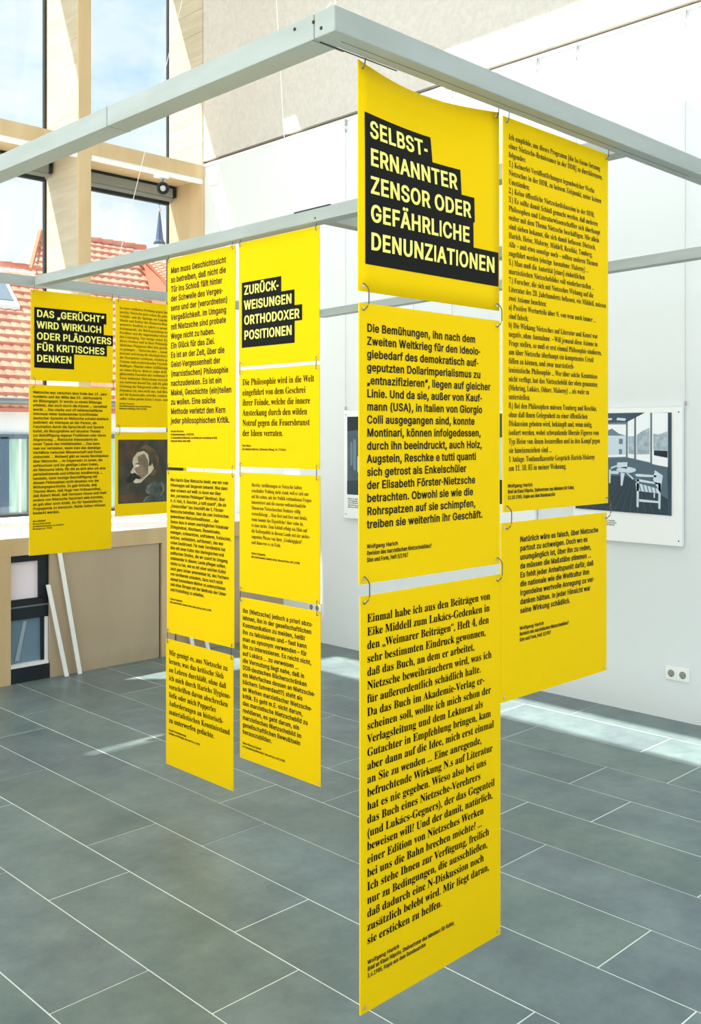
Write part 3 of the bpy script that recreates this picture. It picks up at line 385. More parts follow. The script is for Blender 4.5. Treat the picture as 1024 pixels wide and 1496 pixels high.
# floor of slate slabs on a grout bed
floor = st(box('floor', (-4.0, -4.0, -0.06), (XW, YL + 0.1, -0.0015), M_GROUT))
xs = [1.366 + 0.3321 * k for k in range(-8, 13)]
nrow = len(xs) - 1
for i in range(nrow):
    x0, x1 = xs[i] + 0.003, min(xs[i + 1], XW) - 0.003
    par = (i - 8) % 2
    y = (2.61 if par == 0 else 2.287) - 0.9635 * 5
    while y < YL:
        y0, y1 = y + 0.003, min(y + 0.9635, YL + 0.05) - 0.003
        if y1 - y0 > 0.05 and y1 > -1.2:
            dz = random.uniform(-0.0006, 0.0006)
            cx_, cy_ = (x0 + x1) / 2, (y0 + y1) / 2
            a = (x0 - cx_, y0 - cy_, -0.02); b_ = (x1 - cx_, y1 - cy_, 0)
            o = MB().box(a, b_).obj('slab', M_SLATE, floor)
            o.location = (cx_, cy_, dz)
        y += 0.9635
# white wall: smooth lower field, shadow groove with picture rail, rough plaster field above
wall_r = struct('wall_right')
box('smooth_field', (XW, -3.0, -0.05), (XW + 0.3, YG + 0.02, 4.10), M_WALL, wall_r)
box('plaster_field', (XW - 0.004, -3.0, 4.128), (XW + 0.3, YG + 0.02, ZT), M_PLA, wall_r)
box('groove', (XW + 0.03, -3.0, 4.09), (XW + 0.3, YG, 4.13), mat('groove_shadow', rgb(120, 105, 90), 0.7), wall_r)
box('picture_rail', (XW - 0.010, -3.0, 4.078), (XW + 0.02, YW, 4.098), M_WHITE, wall_r)
# unseen roof, its skylight slots placed to throw the sun patches on wall and floor
holes = [(4.24, 4.60, -2.0, 5.35), (4.28, 4.56, 6.76, 6.96), (1.99, 2.40, 2.0, 7.75), (-0.10, 0.39, 6.97, 7.03)]
xc = sorted({-2.6, XW + 0.3} | {h[0] for h in holes} | {h[1] for h in holes})
ceil_mb = MB()
for a, b_ in zip(xc[:-1], xc[1:]):
    mid = (a + b_) / 2
    hs = sorted([(h[2], h[3]) for h in holes if h[0] < mid < h[1]])
    y = -3.0
    for h0, h1 in hs:
        ceil_mb.box((a, y, ZT), (b_, h0, ZT + 0.06)); y = h1
    ceil_mb.box((a, y, ZT), (b_, YG + 0.03, ZT + 0.06))
st(ceil_mb.obj('ceiling', M_WHITE))

# ---- window wall, upper part
POSTX = [(2.83, 2.943), (4.091, 4.204)]
def reveal_boards(x0, x1, parent, z0, z1, zmid):
    z = z0; h = 0.205
    while z < z1 - 0.01:
        t = min(z + h, z1)
        if z < zmid and t > zmid: t = zmid
        box('reveal_board', (x0, YW + 0.02, z + 0.0012), (x1, YG - 0.06, t - 0.0012), M_REV, parent)
        z = t
def bay(name, xa, xb, rev_left, rev_right):
    """xa, xb: clear opening between the posts"""
    r = struct(name)
    for z0, z1 in ((0.963, 3.915), (4.085, ZT)):
        box('glass_pane', (xa, YG - 0.003, z0), (xb, YG + 0.003, z1), M_GLASS, r)
    fr = MB()
    fr.box((xa, YG - 0.012, 0.963), (xa + 0.012, YG + 0.03, ZT)); fr.box((xb - 0.014, YG - 0.012, 0.963), (xb + 0.0, YG + 0.03, ZT))
    fr.box((xa, YG - 0.03, 0.963), (xb, YG + 0.03, 0.985))
    fr.obj('window_frame', M_DARK, r)
    box('transom', (xa, YW, 3.965), (xb, YG + 0.03, 4.085), M_PINE, r)
    box('light_track', (xa + 0.01, YW + 0.012, 3.925), (xb - 0.002, YW + 0.05, 3.965), M_WHITE, r)
    return r
bay('window_1', 2.943, 4.091, False, True)
bay('window_2', 4.204, XW - 0.002, True, True)
posts = struct('trim_1')
for (a, b_) in POSTX:
    box('post_face', (a, YW, 0.963), (b_, YW + 0.02, ZT), M_PINE, posts)
    reveal_boards(a, b_, posts, 4.085, ZT, 9)
    box('post_core', (a, YW + 0.02, 0.963), (b_, YG + 0.03, 3.965), M_REV, posts)
    box('post_rear', (a + 0.002, YG - 0.06, 4.085), (b_ - 0.002, YG + 0.03, ZT), M_REV, posts)
box('sun_stop_wall', (-1.0, YW, 0.963), (1.30, YG, ZT), M_WALL, posts)  # unseen wall, added to end the sun strip on the floor
rev = struct('trim_2')
reveal_boards(XW - 0.012, XW + 0.012, rev, 4.085, ZT, 9)
box('reveal_panel', (XW - 0.012, YW + 0.002, 0.963), (XW + 0.012, YG - 0.0, 3.965), M_PINE, rev)
box('reveal_edge', (XW - 0.012, YG - 0.06, 4.085), (XW + 0.012, YG + 0.0, ZT), M_REV, rev)

# ---- low wall: white ledge, pine rail, posts, brown boards, small window
low = struct('wall_back')
box('ledge', (-1.0, YL + 0.004, 0.935), (XW, YG + 0.03, 0.963), M_WHITE, low)
box('ledge_rail', (-1.0, YL, 0.848), (XW, YL + 0.05, 0.9615), M_PINE, low)
for a, b_ in ((1.62, 1.73), (2.86, 2.98), (4.157, 4.27)):
    box('low_post', (a, YL, 0.0), (b_, YL + 0.06, 0.848), M_PINE, low, 0.001)
for a, b_ in ((-1.0, 1.62), (1.73, 2.86), (3.262, 4.137), (4.29, XW)):
    box('brown_board', (a, YL + 0.012, 0.0), (b_, YL + 0.03, 0.846), M_PANEL, low)
box('void_back', (-1.0, YL + 0.3, 0.0), (XW, YL + 0.33, 0.93), M_DARK, low)
box('shadow_gap', (4.137, YL + 0.035, 0.0), (4.29, YL + 0.045, 0.848), M_DARK, low)  # dark sheet behind the slits, puts their shade into the colour
w3 = struct('window_3')
yq = YL + 0.035
fr = MB()
fr.box((2.98, yq, 0.80), (3.262, yq + 0.05, 0.848)); fr.box((3.195, yq, 0.545), (3.262, yq + 0.05, 0.80)); fr.box((2.98, yq, 0.505), (3.262, yq + 0.05, 0.55))
fr.box((2.98, yq, 0.415), (3.262, yq + 0.06, 0.495)); fr.box((3.215, yq, 0.125), (3.235, yq + 0.05, 0.42))
fr.obj('window_frame', M_DARK, w3)
box('frame_line', (2.98, yq - 0.004, 0.495), (3.262, yq + 0.04, 0.505), M_ZINC, w3)
box('upper_pane', (2.98, yq + 0.02, 0.55), (3.195, yq + 0.026, 0.80), mat('pink_white_blind', rgb(250, 238, 248), 0.5), w3)
box('lower_pane', (2.98, yq + 0.02, 0.12), (3.215, yq + 0.026, 0.42), mat('blue_glass', rgb(112, 138, 158), 0.08, 0.8), w3)
box('sill', (2.98, yq - 0.02, 0.100), (3.255, yq + 0.03, 0.122), M_WHITE, w3)
box('side_jamb', (3.235, yq, 0.10), (3.262, yq + 0.04, 0.415), M_WHITE, w3)
box('base_block', (2.98, yq - 0.025, 0.0), (3.262, yq + 0.05, 0.098), M_DARK, w3)
MB().hexa([(3.03, yq + 0.014, 0.14), (3.06, yq + 0.014, 0.14), (3.06, yq + 0.018, 0.14), (3.03, yq + 0.018, 0.14), (3.09, yq + 0.014, 0.40), (3.115, yq + 0.014, 0.40), (3.115, yq + 0.018, 0.40), (3.09, yq + 0.018, 0.40)]).obj('blind_strip', mat('strip_grey', rgb(160, 176, 188), 0.4), w3)

# white battens leaning on the brown boards
def batten(xt, zt, xb_, label, w_=0.026):
    mb = MB()
    yb, yt = YL - 0.05, YL - 0.012 + (0.848 - zt) * 0.0
    mb.hexa([(xb_, yb, 0.002), (xb_ + w_, yb, 0.002), (xb_ + w_, yb + 0.014, 0.002), (xb_, yb + 0.014, 0.002),
             (xt, yt - 0.004, zt), (xt + w_, yt - 0.004, zt), (xt + w_, yt + 0.010, zt), (xt, yt + 0.010, zt)])
    o = mb.obj('white_batten', M_BATTEN, None, 0.001)
    tag(o, label, 'batten', 'battens leaning on the low wall')
batten(3.300, 0.90, 3.445, 'taller white wooden batten leaning on the brown board right of the low dark window', 0.028)
batten(3.225, 0.635, 3.345, 'shorter white wooden batten leaning on the brown board closest to the low dark window', 0.028)
batten(4.30, 0.52, 4.40, 'white batten leaning behind the middle yellow columns, nearer the low post', 0.028)
batten(4.42, 0.60, 4.53, 'white batten leaning behind the middle yellow columns, nearer the white wall', 0.028)

# ============================================================ OUTSIDE
st(box('ground', (-60, YG + 1.5, -3.9), (110, 160, -3.5), M_GROUND))
H = thing('tiled_house', 'white house with red wavy tiled roof seen through the tall windows', 'house')
ZE = 2.398
def rp(x, y, up=0.0): return (x, y, ZE + (y - 20.0) + up)
box('house_wall', (6.0, 20.15, -3.5), (21.0, 20.45, 2.40), M_RENDER, H)
MB().hexa([rp(6, 19.85, -0.12), rp(15.0, 19.85, -0.12), rp(15.3, 23.3, -0.12), rp(6, 23.3, -0.12), rp(6, 19.85, -0.04), rp(15.0, 19.85, -0.04), rp(15.3, 23.3, -0.04), rp(6, 23.3, -0.04)]).obj('roof_deck', M_CLAY, H)
MB().hexa([rp(11.95, 23.3, -0.12), rp(15.6, 23.3, -0.12), rp(15.8, 24.6, -0.12), rp(12.6, 24.6, -0.12), rp(11.95, 23.3, -0.05), rp(15.6, 23.3, -0.05), rp(15.8, 24.6, -0.05), rp(12.6, 24.6, -0.05)]).obj('roof_deck', M_CLAY, H)
# wavy tiles, course by course
tl = MB()
P = 0.21; TW = 0.235
j = 0
yy = 19.9
k2 = math.sqrt(0.5)
while yy < 24.45:
    y2 = min(yy + P * 1.15, 24.6)
    xl = 6.0 if yy < 23.25 else 11.9 + (yy - 23.3) * 0.6
    xr = 15.2 if yy >= 23.1 else 14.2 + (yy - 21.8) * 0.8 if yy > 21.8 else 21.0
    if yy >= 23.1: xr = 15.2 + (yy - 23.1) * 0.3
    n = int((xr - xl) / TW)
    for i in range(n):
        x0 = xl + i * TW
        v = []; f = []
        for q in range(5):
            u = q / 4.0
            bulge = math.sin(u * math.pi) * 0.035
            ext = -math.sin(u * math.pi) * 0.035
            v.append(rp(x0 + u * TW, yy + ext, -0.035)); v.append(rp(x0 + u * TW, yy + ext, 0.06 + bulge)); v.append(rp(x0 + u * TW, y2, -0.02 + bulge * 0.8))
        for q in range(4):
            a = q * 3; f.append((a, a + 3, a + 4, a + 1)); f.append((a + 1, a + 4, a + 5, a + 2))
        tl.add(v, f)
    yy += P * 0.94; j += 1
o = tl.obj('roof_tiles', M_TILE, H); o['kind'] = 'stuff'
# ridges
for i in range(16):
    x0 = 6.0 + i * 0.375
    MB().tube([(x0, 23.45, 5.86), (x0 + 0.39, 23.45, 5.88)], 0.085, 8).obj('ridge_tile', M_TILE, H)
for i in range(9):
    x0 = 12.65 + i * 0.36
    MB().tube([(x0, 24.65, 7.06), (x0 + 0.38, 24.65, 7.09)], 0.09, 8).obj('ridge_tile', M_TILE, H)
MB().tube([(11.72, 23.35, 5.80), (12.62, 24.6, 7.05)], 0.07, 6).obj('verge', M_CLAY, H)
MB().hexa([(11.9, 23.45, 5.7), (15.6, 23.45, 5.7), (15.6, 26, 5.7), (11.9, 26, 5.7), (12.6, 24.55, 6.95), (15.6, 24.55, 6.95), (15.6, 24.7, 6.95), (12.6, 24.7, 6.95)]).obj('gable_wall', M_RENDER, H)
# valley flashing and wing roof
MB().hexa([rp(14.6, 22.0, .02), rp(15.3, 22.0, .02), (15.80, 23.3, 5.72), (15.05, 22.9, 5.35), rp(14.6, 22.0, .1), rp(15.3, 22.0, .1), (15.82, 23.33, 5.80), (15.44, 24.0, 6.50)]).obj('valley_slope', M_CLAY, H)
wg = MB()
for i in range(13):
    t0, t1 = i / 13.0, (i + 1.25) / 13.0
    def q(t, s, up):
        return (15.55 + 0.55 * (1 - t) * 0.5 + s * 2.6, 24.1 - 1.1 * (1 - t) + s * 0.6, 6.60 - 1.05 * (1 - t) + s * 0.25 + up)
    for s_ in range(8):
        a, b_ = s_ / 8.0, (s_ + 1) / 8.0; m_ = (a + b_) / 2
        wg.add([q(t0, a, 0.0), q(t0, m_, 0.05), q(t0, b_, 0.0), q(t1, b_, -0.02), q(t1, m_, 0.02), q(t1, a, -0.02), q(t0, a, -.06), q(t0, m_, -.05), q(t0, b_, -.06)],
               [(0, 1, 4, 5), (1, 2, 3, 4), (6, 7, 1, 0), (7, 8, 2, 1)])
o = wg.obj('wing_tiles', M_TILE, H); o['kind'] = 'stuff'
MB().tube([(15.50, 24.12, 6.62), (15.85, 23.28, 5.78)], 0.05, 6).obj('hip_edge', mat('clay_dark', rgb(190, 90, 66), 0.8), H)
# gutter, window band, skylight
MB().tube([(6, 19.8, 2.36), (14.5, 19.8, 2.36)], 0.07, 8).obj('gutter', M_ZINC, H)
for (a, b_) in ((7.0, 8.6), (8.75, 10.1), (10.9, 12.6), (13.0, 14.4)):
    f_ = MB(); f_.box((a, 20.08, 1.56), (b_, 20.2, 1.66)); f_.box((a, 20.08, -0.1), (b_, 20.2, -0.02)); f_.box((a, 20.08, -0.1), (a + 0.08, 20.2, 1.6)); f_.box((b_ - 0.08, 20.08, -0.1), (b_, 20.2, 1.6))
    mx = a + 0.50 * (b_ - a); f_.box((mx - 0.02, 20.08, -0.1), (mx + 0.17, 20.2, 1.6))
    f_ = f_.obj('window', mat('window_blue_grey', rgb(78, 100, 122), 0.5), H)
    g_ = box('pane', (a + 0.05, 20.125, -0.05), (b_ - 0.05, 20.14, 1.6), M_CURT, f_)
    for c_ in (0.3, 0.8): box('curtain_fold', (a + c_ * (b_ - a), 20.10, -0.02), (a + c_ * (b_ - a) + 0.05, 20.124, 1.56), M_WHITE, f_)
sk = MB()
sk.hexa([rp(9.9, 22.15, 0.02), rp(10.85, 22.15, 0.02), rp(10.85, 23.2, 0.02), rp(9.9, 23.2, 0.02), rp(9.9, 22.15, 0.16), rp(10.85, 22.15, 0.16), rp(10.85, 23.2, 0.16), rp(9.9, 23.2, 0.16)])
sk = sk.obj('roof_window', M_WHITE, H)
MB().hexa([rp(10.0, 22.25, 0.15), rp(10.75, 22.25, 0.15), rp(10.75, 23.1, 0.15), rp(10.0, 23.1, 0.15), rp(10.0, 22.25, 0.18), rp(10.75, 22.25, 0.18), rp(10.75, 23.1, 0.18), rp(10.0, 23.1, 0.18)]).obj('pane', mat('skylight_glass', rgb(120, 134, 146), 0.2, 0.5), sk)
T_ = thing('church_spire', 'slim blue-grey slate church spire with a small ball on top, beyond the tiled roofs', 'tower')
sp = MB(); sp.lathe([(0.42, 15.3), (0.30, 15.55), (0.28, 15.6), (0.05, 17.62), (0.0, 17.66)], (39.93, 60, 0), n=8); sp.obj('spire', M_SPIRE, T_)
MB().lathe([(0.30, 15.2), (0.42, 15.25), (0.42, 15.4), (0.30, 15.45)], (39.93, 60, 0), n=8).obj('cornice', mat('spire_dark', rgb(60, 66, 78), .7), T_)
MB().lathe([(0.7, 9.0), (0.65, 14.0), (0.5, 14.9), (0.36, 15.3)], (39.93, 60, 0), n=8).obj('lantern', mat('spire_base', rgb(190, 205, 215), .7), T_)
MB().box((38.9, 59.0, -3.5), (41.0, 61.0, 9.5)).obj('tower_shaft', M_RENDER, T_)
MB().lathe([(0, 17.55), (0.10, 17.60), (0.13, 17.68), (0.10, 17.78), (0, 17.82)], (39.93, 60, 0), n=8).obj('ball', mat('spire_ball', rgb(205, 160, 140), .5), T_)
MB().box((39.915, 59.99, 17.8), (39.945, 60.01, 18.3)).box((39.83, 59.99, 18.08), (40.03, 60.01, 18.12)).obj('cross', M_SPIRE, T_)

# ============================================================ roller blinds and spotlight
def blind(xa, xb, label):
    t = thing('roller_blind', label, 'blind', 'roller blinds under the transom')
    box('cassette', (xa, YG - 0.135, 3.865), (xb, YG - 0.045, 3.945), M_GREY, t, 0.004)
    box('top_bar', (xa, YG - 0.145, 3.945), (xb, YG - 0.04, 3.964), M_DARK, t)
    MB().tube([(xa, YG - 0.09, 3.85), (xb, YG - 0.09, 3.85)], 0.035, 10).obj('roller', M_GREY, t)
    box('bottom_bar', (xa, YG - 0.11, 3.79), (xb - 0.03, YG - 0.07, 3.825), M_DARK, t, 0.003)
    box('bracket', (xb - 0.01, YG - 0.15, 3.86), (xb + 0.016, YG - 0.05, 3.96), M_DARK, t)
blind(4.215, 5.31, 'grey roller blind with black bottom bar under the transom next to the white wall')
blind(2.955, 4.06, 'grey roller blind with black bottom bar, mostly hidden by the long beam')
sp = thing('spotlight', 'small black ring-shaped spotlight hanging from the white track under the transom', 'spotlight')
box('mount', (4.86, YW + 0.02, 3.905), (4.985, YW + 0.085, 3.962), M_WHITE, sp, 0.004)
MB().tube([(4.945, YW + 0.06, 3.91), (4.945, YW + 0.06, 3.865)], 0.008, 6).obj('arm', M_ZINC, sp)
hd = MB(); hd.lathe([(0.0, 0.07), (0.042, 0.07), (0.052, 0.03), (0.055, 0.0), (0.055, -0.022), (0.040, -0.026), (0.032, -0.012), (0.0, -0.010)], (0, 0, 0), axis='Y', n=22)
hd = hd.obj('lamp_head', M_DARK, sp); hd.location = (4.945, YW + 0.06, 3.822); hd.rotation_euler = (math.radians(14), 0, math.radians(-32))
le = MB(); le.lathe([(0.0, -0.024), (0.018, -0.022), (0.026, -0.016), (0.027, -0.010)], (0, 0, 0), axis='Y', n=18)
le = le.obj('lens', mat('lens_silver', rgb(205, 205, 198), 0.3, 0.6), hd)

# ============================================================ hanging timber frame
ZB, ZF = 2.45, 2.50
F = thing('hanging_frame', 'pale grey painted timber frame of long beams hung overhead, carrying the yellow panels', 'frame')
def beam(a, b_): return box('beam', a, b_, M_BEAM, F, 0.0015)
beam((1.351, 1.416, ZB), (4.23, 1.476, ZF + 0.001))
beam((1.351, 1.478, ZB), (1.419, 5.03, ZF + 0.001))
beam((2.513, 1.478, ZB + 0.0005), (2.573, 4.962, ZF))
beam((2.575, 2.70, ZB + 0.0005), (4.31, 2.757, ZF))
beam((1.421, 4.964, ZB), (4.57, 5.03, ZF - 0.001))
fb = MB()
fb.hexa([(4.19, 1.478, ZB), (4.25, 1.478, ZB), (4.635, 4.962, ZB), (4.575, 4.962, ZB), (4.19, 1.478, ZF), (4.25, 1.478, ZF), (4.635, 4.962, ZF), (4.575, 4.962, ZF)])
fb.obj('beam', M_BEAM, F, 0.0015)
# lap joint lines on beams and screws
box('joint', (1.3503, 2.27, ZB - 0.0003), (1.42, 2.274, ZF + 0.001), mat('joint_line', rgb(140, 145, 138), .7), F)
for (x, y, z, ax) in ((1.3505, 1.478, 2.484, 'X'), (1.3505, 1.535, 2.486, 'X'), (1.3505, 1.455, 2.465, 'X'), (2.5125, 2.74, 2.463, 'X'), (4.2452, 2.03, 2.478, 'X'), (4.24, 1.93, 2.478, 'X')):
    MB().lathe([(0.0, -0.0015), (0.0035, -0.0012), (0.0036, 0.001)], (x, y, z), axis=ax, n=10).obj('screw', M_DARK, F)
MB().box((2.5118, 2.66, ZF - 0.002), (2.56, 2.86, ZF + 0.003)).obj('joint_plate', M_DARK, F)
box('bracket', (1.370, 1.479, ZB - 0.0015), (1.60, 1.4795, ZB + 0.001), M_DARK, F)
MB().box((1.352, 1.482, ZB - 0.0012), (1.44, 1.4845, ZB + 0.001)).box((1.40, 1.447, ZB - 0.0012), (2.9, 1.4485, ZB + 0.001)).obj('lap_line', mat('lap_shadow', rgb(140, 138, 118), .7), F)
# ceiling wires that carry it
def wire(name, a, b_, r, m, label, cat='wire', group=None):
    o = MB().tube([a, b_], r, 6).obj(name, m); tag(o, label, cat, group); return o
wire('suspension_wire', (2.53, 2.91, 2.50), (2.53, 3.214, 6.0), 0.0017, M_STRING, 'white suspension wire running steeply up in front of the white wall from the middle beam', group='wires holding up the timber frame')
wire('suspension_wire', (2.53, 4.143, 2.50), (2.53, 2.432, 6.0), 0.0017, M_STRING, 'slanting white suspension wire crossing the window in front of the roofs and spotlight', group='wires holding up the timber frame')
kn = MB(); kn.tube([(1.37, 1.43, 2.502), (1.352, 1.425, 2.508), (1.36, 1.45, 2.506), (1.40, 1.45, 2.503)], 0.002, 6); kn.tube([(1.375, 1.44, 2.502), (1.375, 1.44, 6.0)], 0.0012, 6)
tag(kn.obj('suspension_string', M_STRING), 'thin white string knotted on the top corner of the nearest beams', 'string')

# ============================================================ lettering
def line_width(s, fam, off, track=0.0):
    return sum(glyph(c, fam, off)[2] + track for c in s)
class Sheet:
    """maps (u along, v down, out) of a hung panel to world"""
    def __init__(s, axis, plane, u0, zt, w_, h_, bow=0.0, T=0.003):
        s.axis, s.plane, s.u0, s.zt, s.w, s.h, s.bow, s.T = axis, plane, u0, zt, w_, h_, bow, T
    def at(s, u, v, out=0.0):
        d = 0.0
        if s.bow:
            t = max(0.0, 1 - v / 0.36); d = s.bow * math.sin(math.pi * min(max(u / s.w, 0), 1)) * t * t
        z = s.zt - v - d * 0.35
        if s.axis == 'Y': return (s.u0 + u, s.plane - out + d, z)
        return (s.plane - out, s.u0 - u, z)
def text_mesh(sh, lines, u, v0, pitch, cap, xs_, fam, off=0.0, out=0.0008):
    V = []; Fc = []
    for i, ln in enumerate(lines):
        x = u; vb = v0 + i * pitch
        for c in ln:
            gv, gf, adv = glyph(c, fam, off)
            n = len(V)
            V += [sh.at(x + gx * cap * xs_, vb - gy * cap, out) for gx, gy in gv]
            Fc += [tuple(a + n for a in q) for q in gf]
            x += adv * cap * xs_
    return V, Fc
def fit(lines, fam, off, cap, u, uright):
    wmax = max(line_width(l, fam, off) for l in lines)
    return (uright - u) / (wmax * cap)
def eyelets(sh, t):
    for (u, v) in ((0.012, 0.012), (sh.w - 0.012, 0.012), (0.012, sh.h - 0.012), (sh.w - 0.012, sh.h - 0.012)):
        mb = MB(); vs = []
        N = 10
        for r in (0.0022, 0.0045):
            for k in range(N):
                a = 2 * math.pi * k / N; vs.append(sh.at(u + r * math.cos(a), v + r * math.sin(a), 0.0014 if r > 0.003 else 0.0018))
        mb.add(vs, [(k, (k + 1) % N, N + (k + 1) % N, N + k) for k in range(N)] + [tuple(range(N))[::-1]])
        mb.obj('eyelet', M_STEEL, t)
def panel(sh, label, blocks=(), heading=None):
    t = thing('text_panel', label, 'panel', 'yellow hanging exhibition panels')
    nu, nv = (16, 12) if sh.bow else (1, 1)
    vs = []; fs = []
    for out in (0.0, -sh.T):
        for j in range(nv + 1):
            for i in range(nu + 1): vs.append(sh.at(sh.w * i / nu, sh.h * j / nv, out))
    K = (nu + 1) * (nv + 1)
    for j in range(nv):
        for i in range(nu):
            a = j * (nu + 1) + i; q = (a, a + nu + 1, a + nu + 2, a + 1); fs.append(q); fs.append(tuple(x + K for x in q[::-1]))
    for i in range(nu):
        fs.append((i, i + 1, K + i + 1, K + i)); a = nv * (nu + 1) + i; fs.append((a + 1, a, K + a, K + a + 1))
    for j in range(nv):
        a = j * (nu + 1); b_ = a + nu + 1; fs.append((b_, a, K + a, K + b_)); a += nu; b_ += nu; fs.append((a, b_, K + b_, K + a))
    me = pymesh('sheet', vs, fs)
    if sh.bow: me.polygons.foreach_set('use_smooth', [True] * len(me.polygons))
    link('sheet', me, M_YEL, t)
    if heading:
        lines, u, v0, pitch, cap, ur, bu = heading
        xs_ = fit(lines, 'sans', 0.0, cap, u, ur)
        for li, ln in enumerate(lines):
            V, Fc = text_mesh(sh, [ln], u, v0 + li * pitch, pitch, cap, xs_, 'sans', 0.010, 0.0016)
            link('heading_line', pymesh('heading_line', V, Fc), M_LET, t)
        mb = MB(); top = v0 - cap - 0.015
        rows = []
        for i, ln in enumerate(lines):
            r = min(u + line_width(ln, 'sans', 0.010) * cap * xs_ + 0.014, sh.w - 0.0005)
            e = v0 + i * pitch + 0.010 if i < len(lines) - 1 else v0 + i * pitch + 0.033
            rows.append((top, e, r)); top = e
        for (a, b_, r) in rows:
            N = 8 if sh.bow else 1
            for q in range(N):
                ua, ub = bu + (r - bu) * q / N, bu + (r - bu) * (q + 1) / N
                M_ = 3 if sh.bow else 1
                for g in range(M_):
                    va, vb = a + (b_ - a) * g / M_, a + (b_ - a) * (g + 1) / M_
                    mb.add([sh.at(ua, vb, 0.0008), sh.at(ub, vb, 0.0008), sh.at(ub, va, 0.0008), sh.at(ua, va, 0.0008)], [(0, 1, 2, 3)])
        mb.obj('heading_block', M_BLK, t)
    for b_ in blocks:
        nm, lines, fam, off, u, v0, v1, capr, ur = b_
        pitch = (v1 - v0) / max(1, len(lines) - 1) if len(lines) > 1 else 0.015
        cap = pitch * capr if len(lines) > 1 else 0.0085
        xs_ = fit(lines, fam, off, cap, u, ur)
        V, Fc = text_mesh(sh, lines, u, v0, pitch, cap, xs_, fam, off)
        link(nm, pymesh(nm, V, Fc), M_INK, t)
    eyelets(sh, t)
    return t
def credit(name, rest, u, v, wn, wr, dp=0.0145):
    """author line larger, source lines smaller"""
    n = len(rest)
    out = [('credit_name', [name], 'sans', 0.010, u, v, v, 0.6, u + wn)]
    out.append(('credit_source', rest, 'sans', 0.010, u, v + 0.0145, v + 0.0145 + dp * (n - 1), 0.62, u + wr))
    return out
YP, XM, YF = 1.480, 2.540, 4.985
W = 0.49
p1 = Sheet('Y', YP, 1.482, 2.444, W, 0.489, bow=0.030)
p2 = Sheet('Y', YP, 1.484, 1.930, W, 0.598)
p3 = Sheet('Y', YP, 1.487, 1.306, W, 0.888)
r1 = Sheet('Y', YP, 1.988, 2.440, W, 0.983)
r3 = Sheet('Y', YP, 1.980, 1.431, W, 0.444)
m1a = Sheet('X', XM, 3.752, 2.438, W, 0.934)
m1b = Sheet('X', XM, 3.758, 1.490, W, 0.728)
m1c = Sheet('X', XM, 3.764, 0.731, W, 0.564)
m2a = Sheet('X', XM, 3.235, 2.440, 0.487, 0.510)
m2b = Sheet('X', XM, 3.233, 1.915, 0.487, 0.397)
m2c = Sheet('X', XM, 3.231, 1.494, 0.487, 0.488)
m2d = Sheet('X', XM, 3.228, 0.981, 0.487, 0.661)
f1 = Sheet('Y', YF, 2.504, 2.429, 0.500, 0.486)
f2 = Sheet('Y', YF, 2.494, 1.918, 0.500, 0.917)
f3 = Sheet('Y', YF, 3.022, 2.428, 0.495, 0.736)
f4 = Sheet('Y', YF, 3.017, 1.664, 0.495, 0.483)

panel(p1, 'yellow panel headed SELBST-ERNANNTER ZENSOR in a black block, top of nearest column',
      heading=(['SELBST-', 'ERNANNTER', 'ZENSOR ODER', 'GEFÄHRLICHE', 'DENUNZIATIONEN'], 0.034, 0.155, 0.0605, 0.0355, 0.472, 0.019))
panel(p2, 'yellow panel of bold sans text beginning Die Bemühungen, second in the nearest column', [
    ('body_text', ['Die Bemühungen, ihn nach dem', 'Zweiten Weltkrieg für den Ideolo-', 'giebedarf des demokratisch auf-', 'geputzten Dollarimperialismus zu', '„entnazifizieren“, liegen auf gleicher', 'Linie. Und da sie, außer von Kauf-', 'mann (USA), in Italien von Giorgio', 'Colli ausgegangen sind, konnte', 'Montinari, können infolgedessen,', 'durch ihn beeindruckt, auch Holz,', 'Augstein, Reschke e tutti quanti', 'sich getrost als Enkelschüler', 'der Elisabeth Förster-Nietzsche', 'betrachten. Obwohl sie wie die', 'Rohrspatzen auf sie schimpfen,', 'treiben sie weiterhin ihr Geschäft.'], 'sans', 0.010, 0.022, 0.060, 0.480, 0.60, 0.452)]
    + credit('Wolfgang Harich', ['Revision des marxistischen Nietzschebildes?', 'Sinn und Form, Heft 5/1987'], 0.022, 0.523, 0.098, 0.211))
panel(p3, 'long yellow panel of bold serif text beginning Einmal habe ich, lowest in nearest column', [
    ('body_text', ['Einmal habe ich aus den Beiträgen von', 'Eike Middell zum Lukács-Gedenken in', 'den „Weimarer Beiträgen“, Heft 4, den', 'sehr bestimmten Eindruck gewonnen,', 'daß das Buch, an dem er arbeitet,', 'Nietzsche beweihräuchern wird, was ich', 'für außerordentlich schädlich halte.', 'Da das Buch im Akademie-Verlag er-', 'scheinen soll, wollte ich mich schon der', 'Verlagsleitung und dem Lektorat als', 'Gutachter in Empfehlung bringen, kam', 'aber dann auf die Idee, mich erst einmal', 'an Sie zu wenden ... Eine anregende,', 'befruchtende Wirkung N.s auf Literatur', 'hat es nie gegeben. Wieso also bei uns', 'das Buch eines Nietzsche-Verehrers', '(und Lukács-Gegners), der das Gegenteil', 'beweisen will? Und der damit, natürlich,', 'einer Edition von Nietzsches Werken', 'bei uns die Bahn brechen möchte? ...', 'Ich stehe Ihnen zur Verfügung, freilich', 'nur zu Bedingungen, die ausschließen,', 'daß dadurch eine N-Diskussion noch', 'zusätzlich belebt wird. Mir liegt daran,', 'sie ersticken zu helfen.'], 'serif', 0.008, 0.020, 0.057, 0.744, 0.62, 0.466)]
    + credit('Wolfgang Harich', ['Brief an Klaus Höpcke, Stellvertreter des Ministers für Kultur,', '3.6.1985, Kopie aus dem Bundesarchiv'], 0.021, 0.787, 0.100, 0.291))
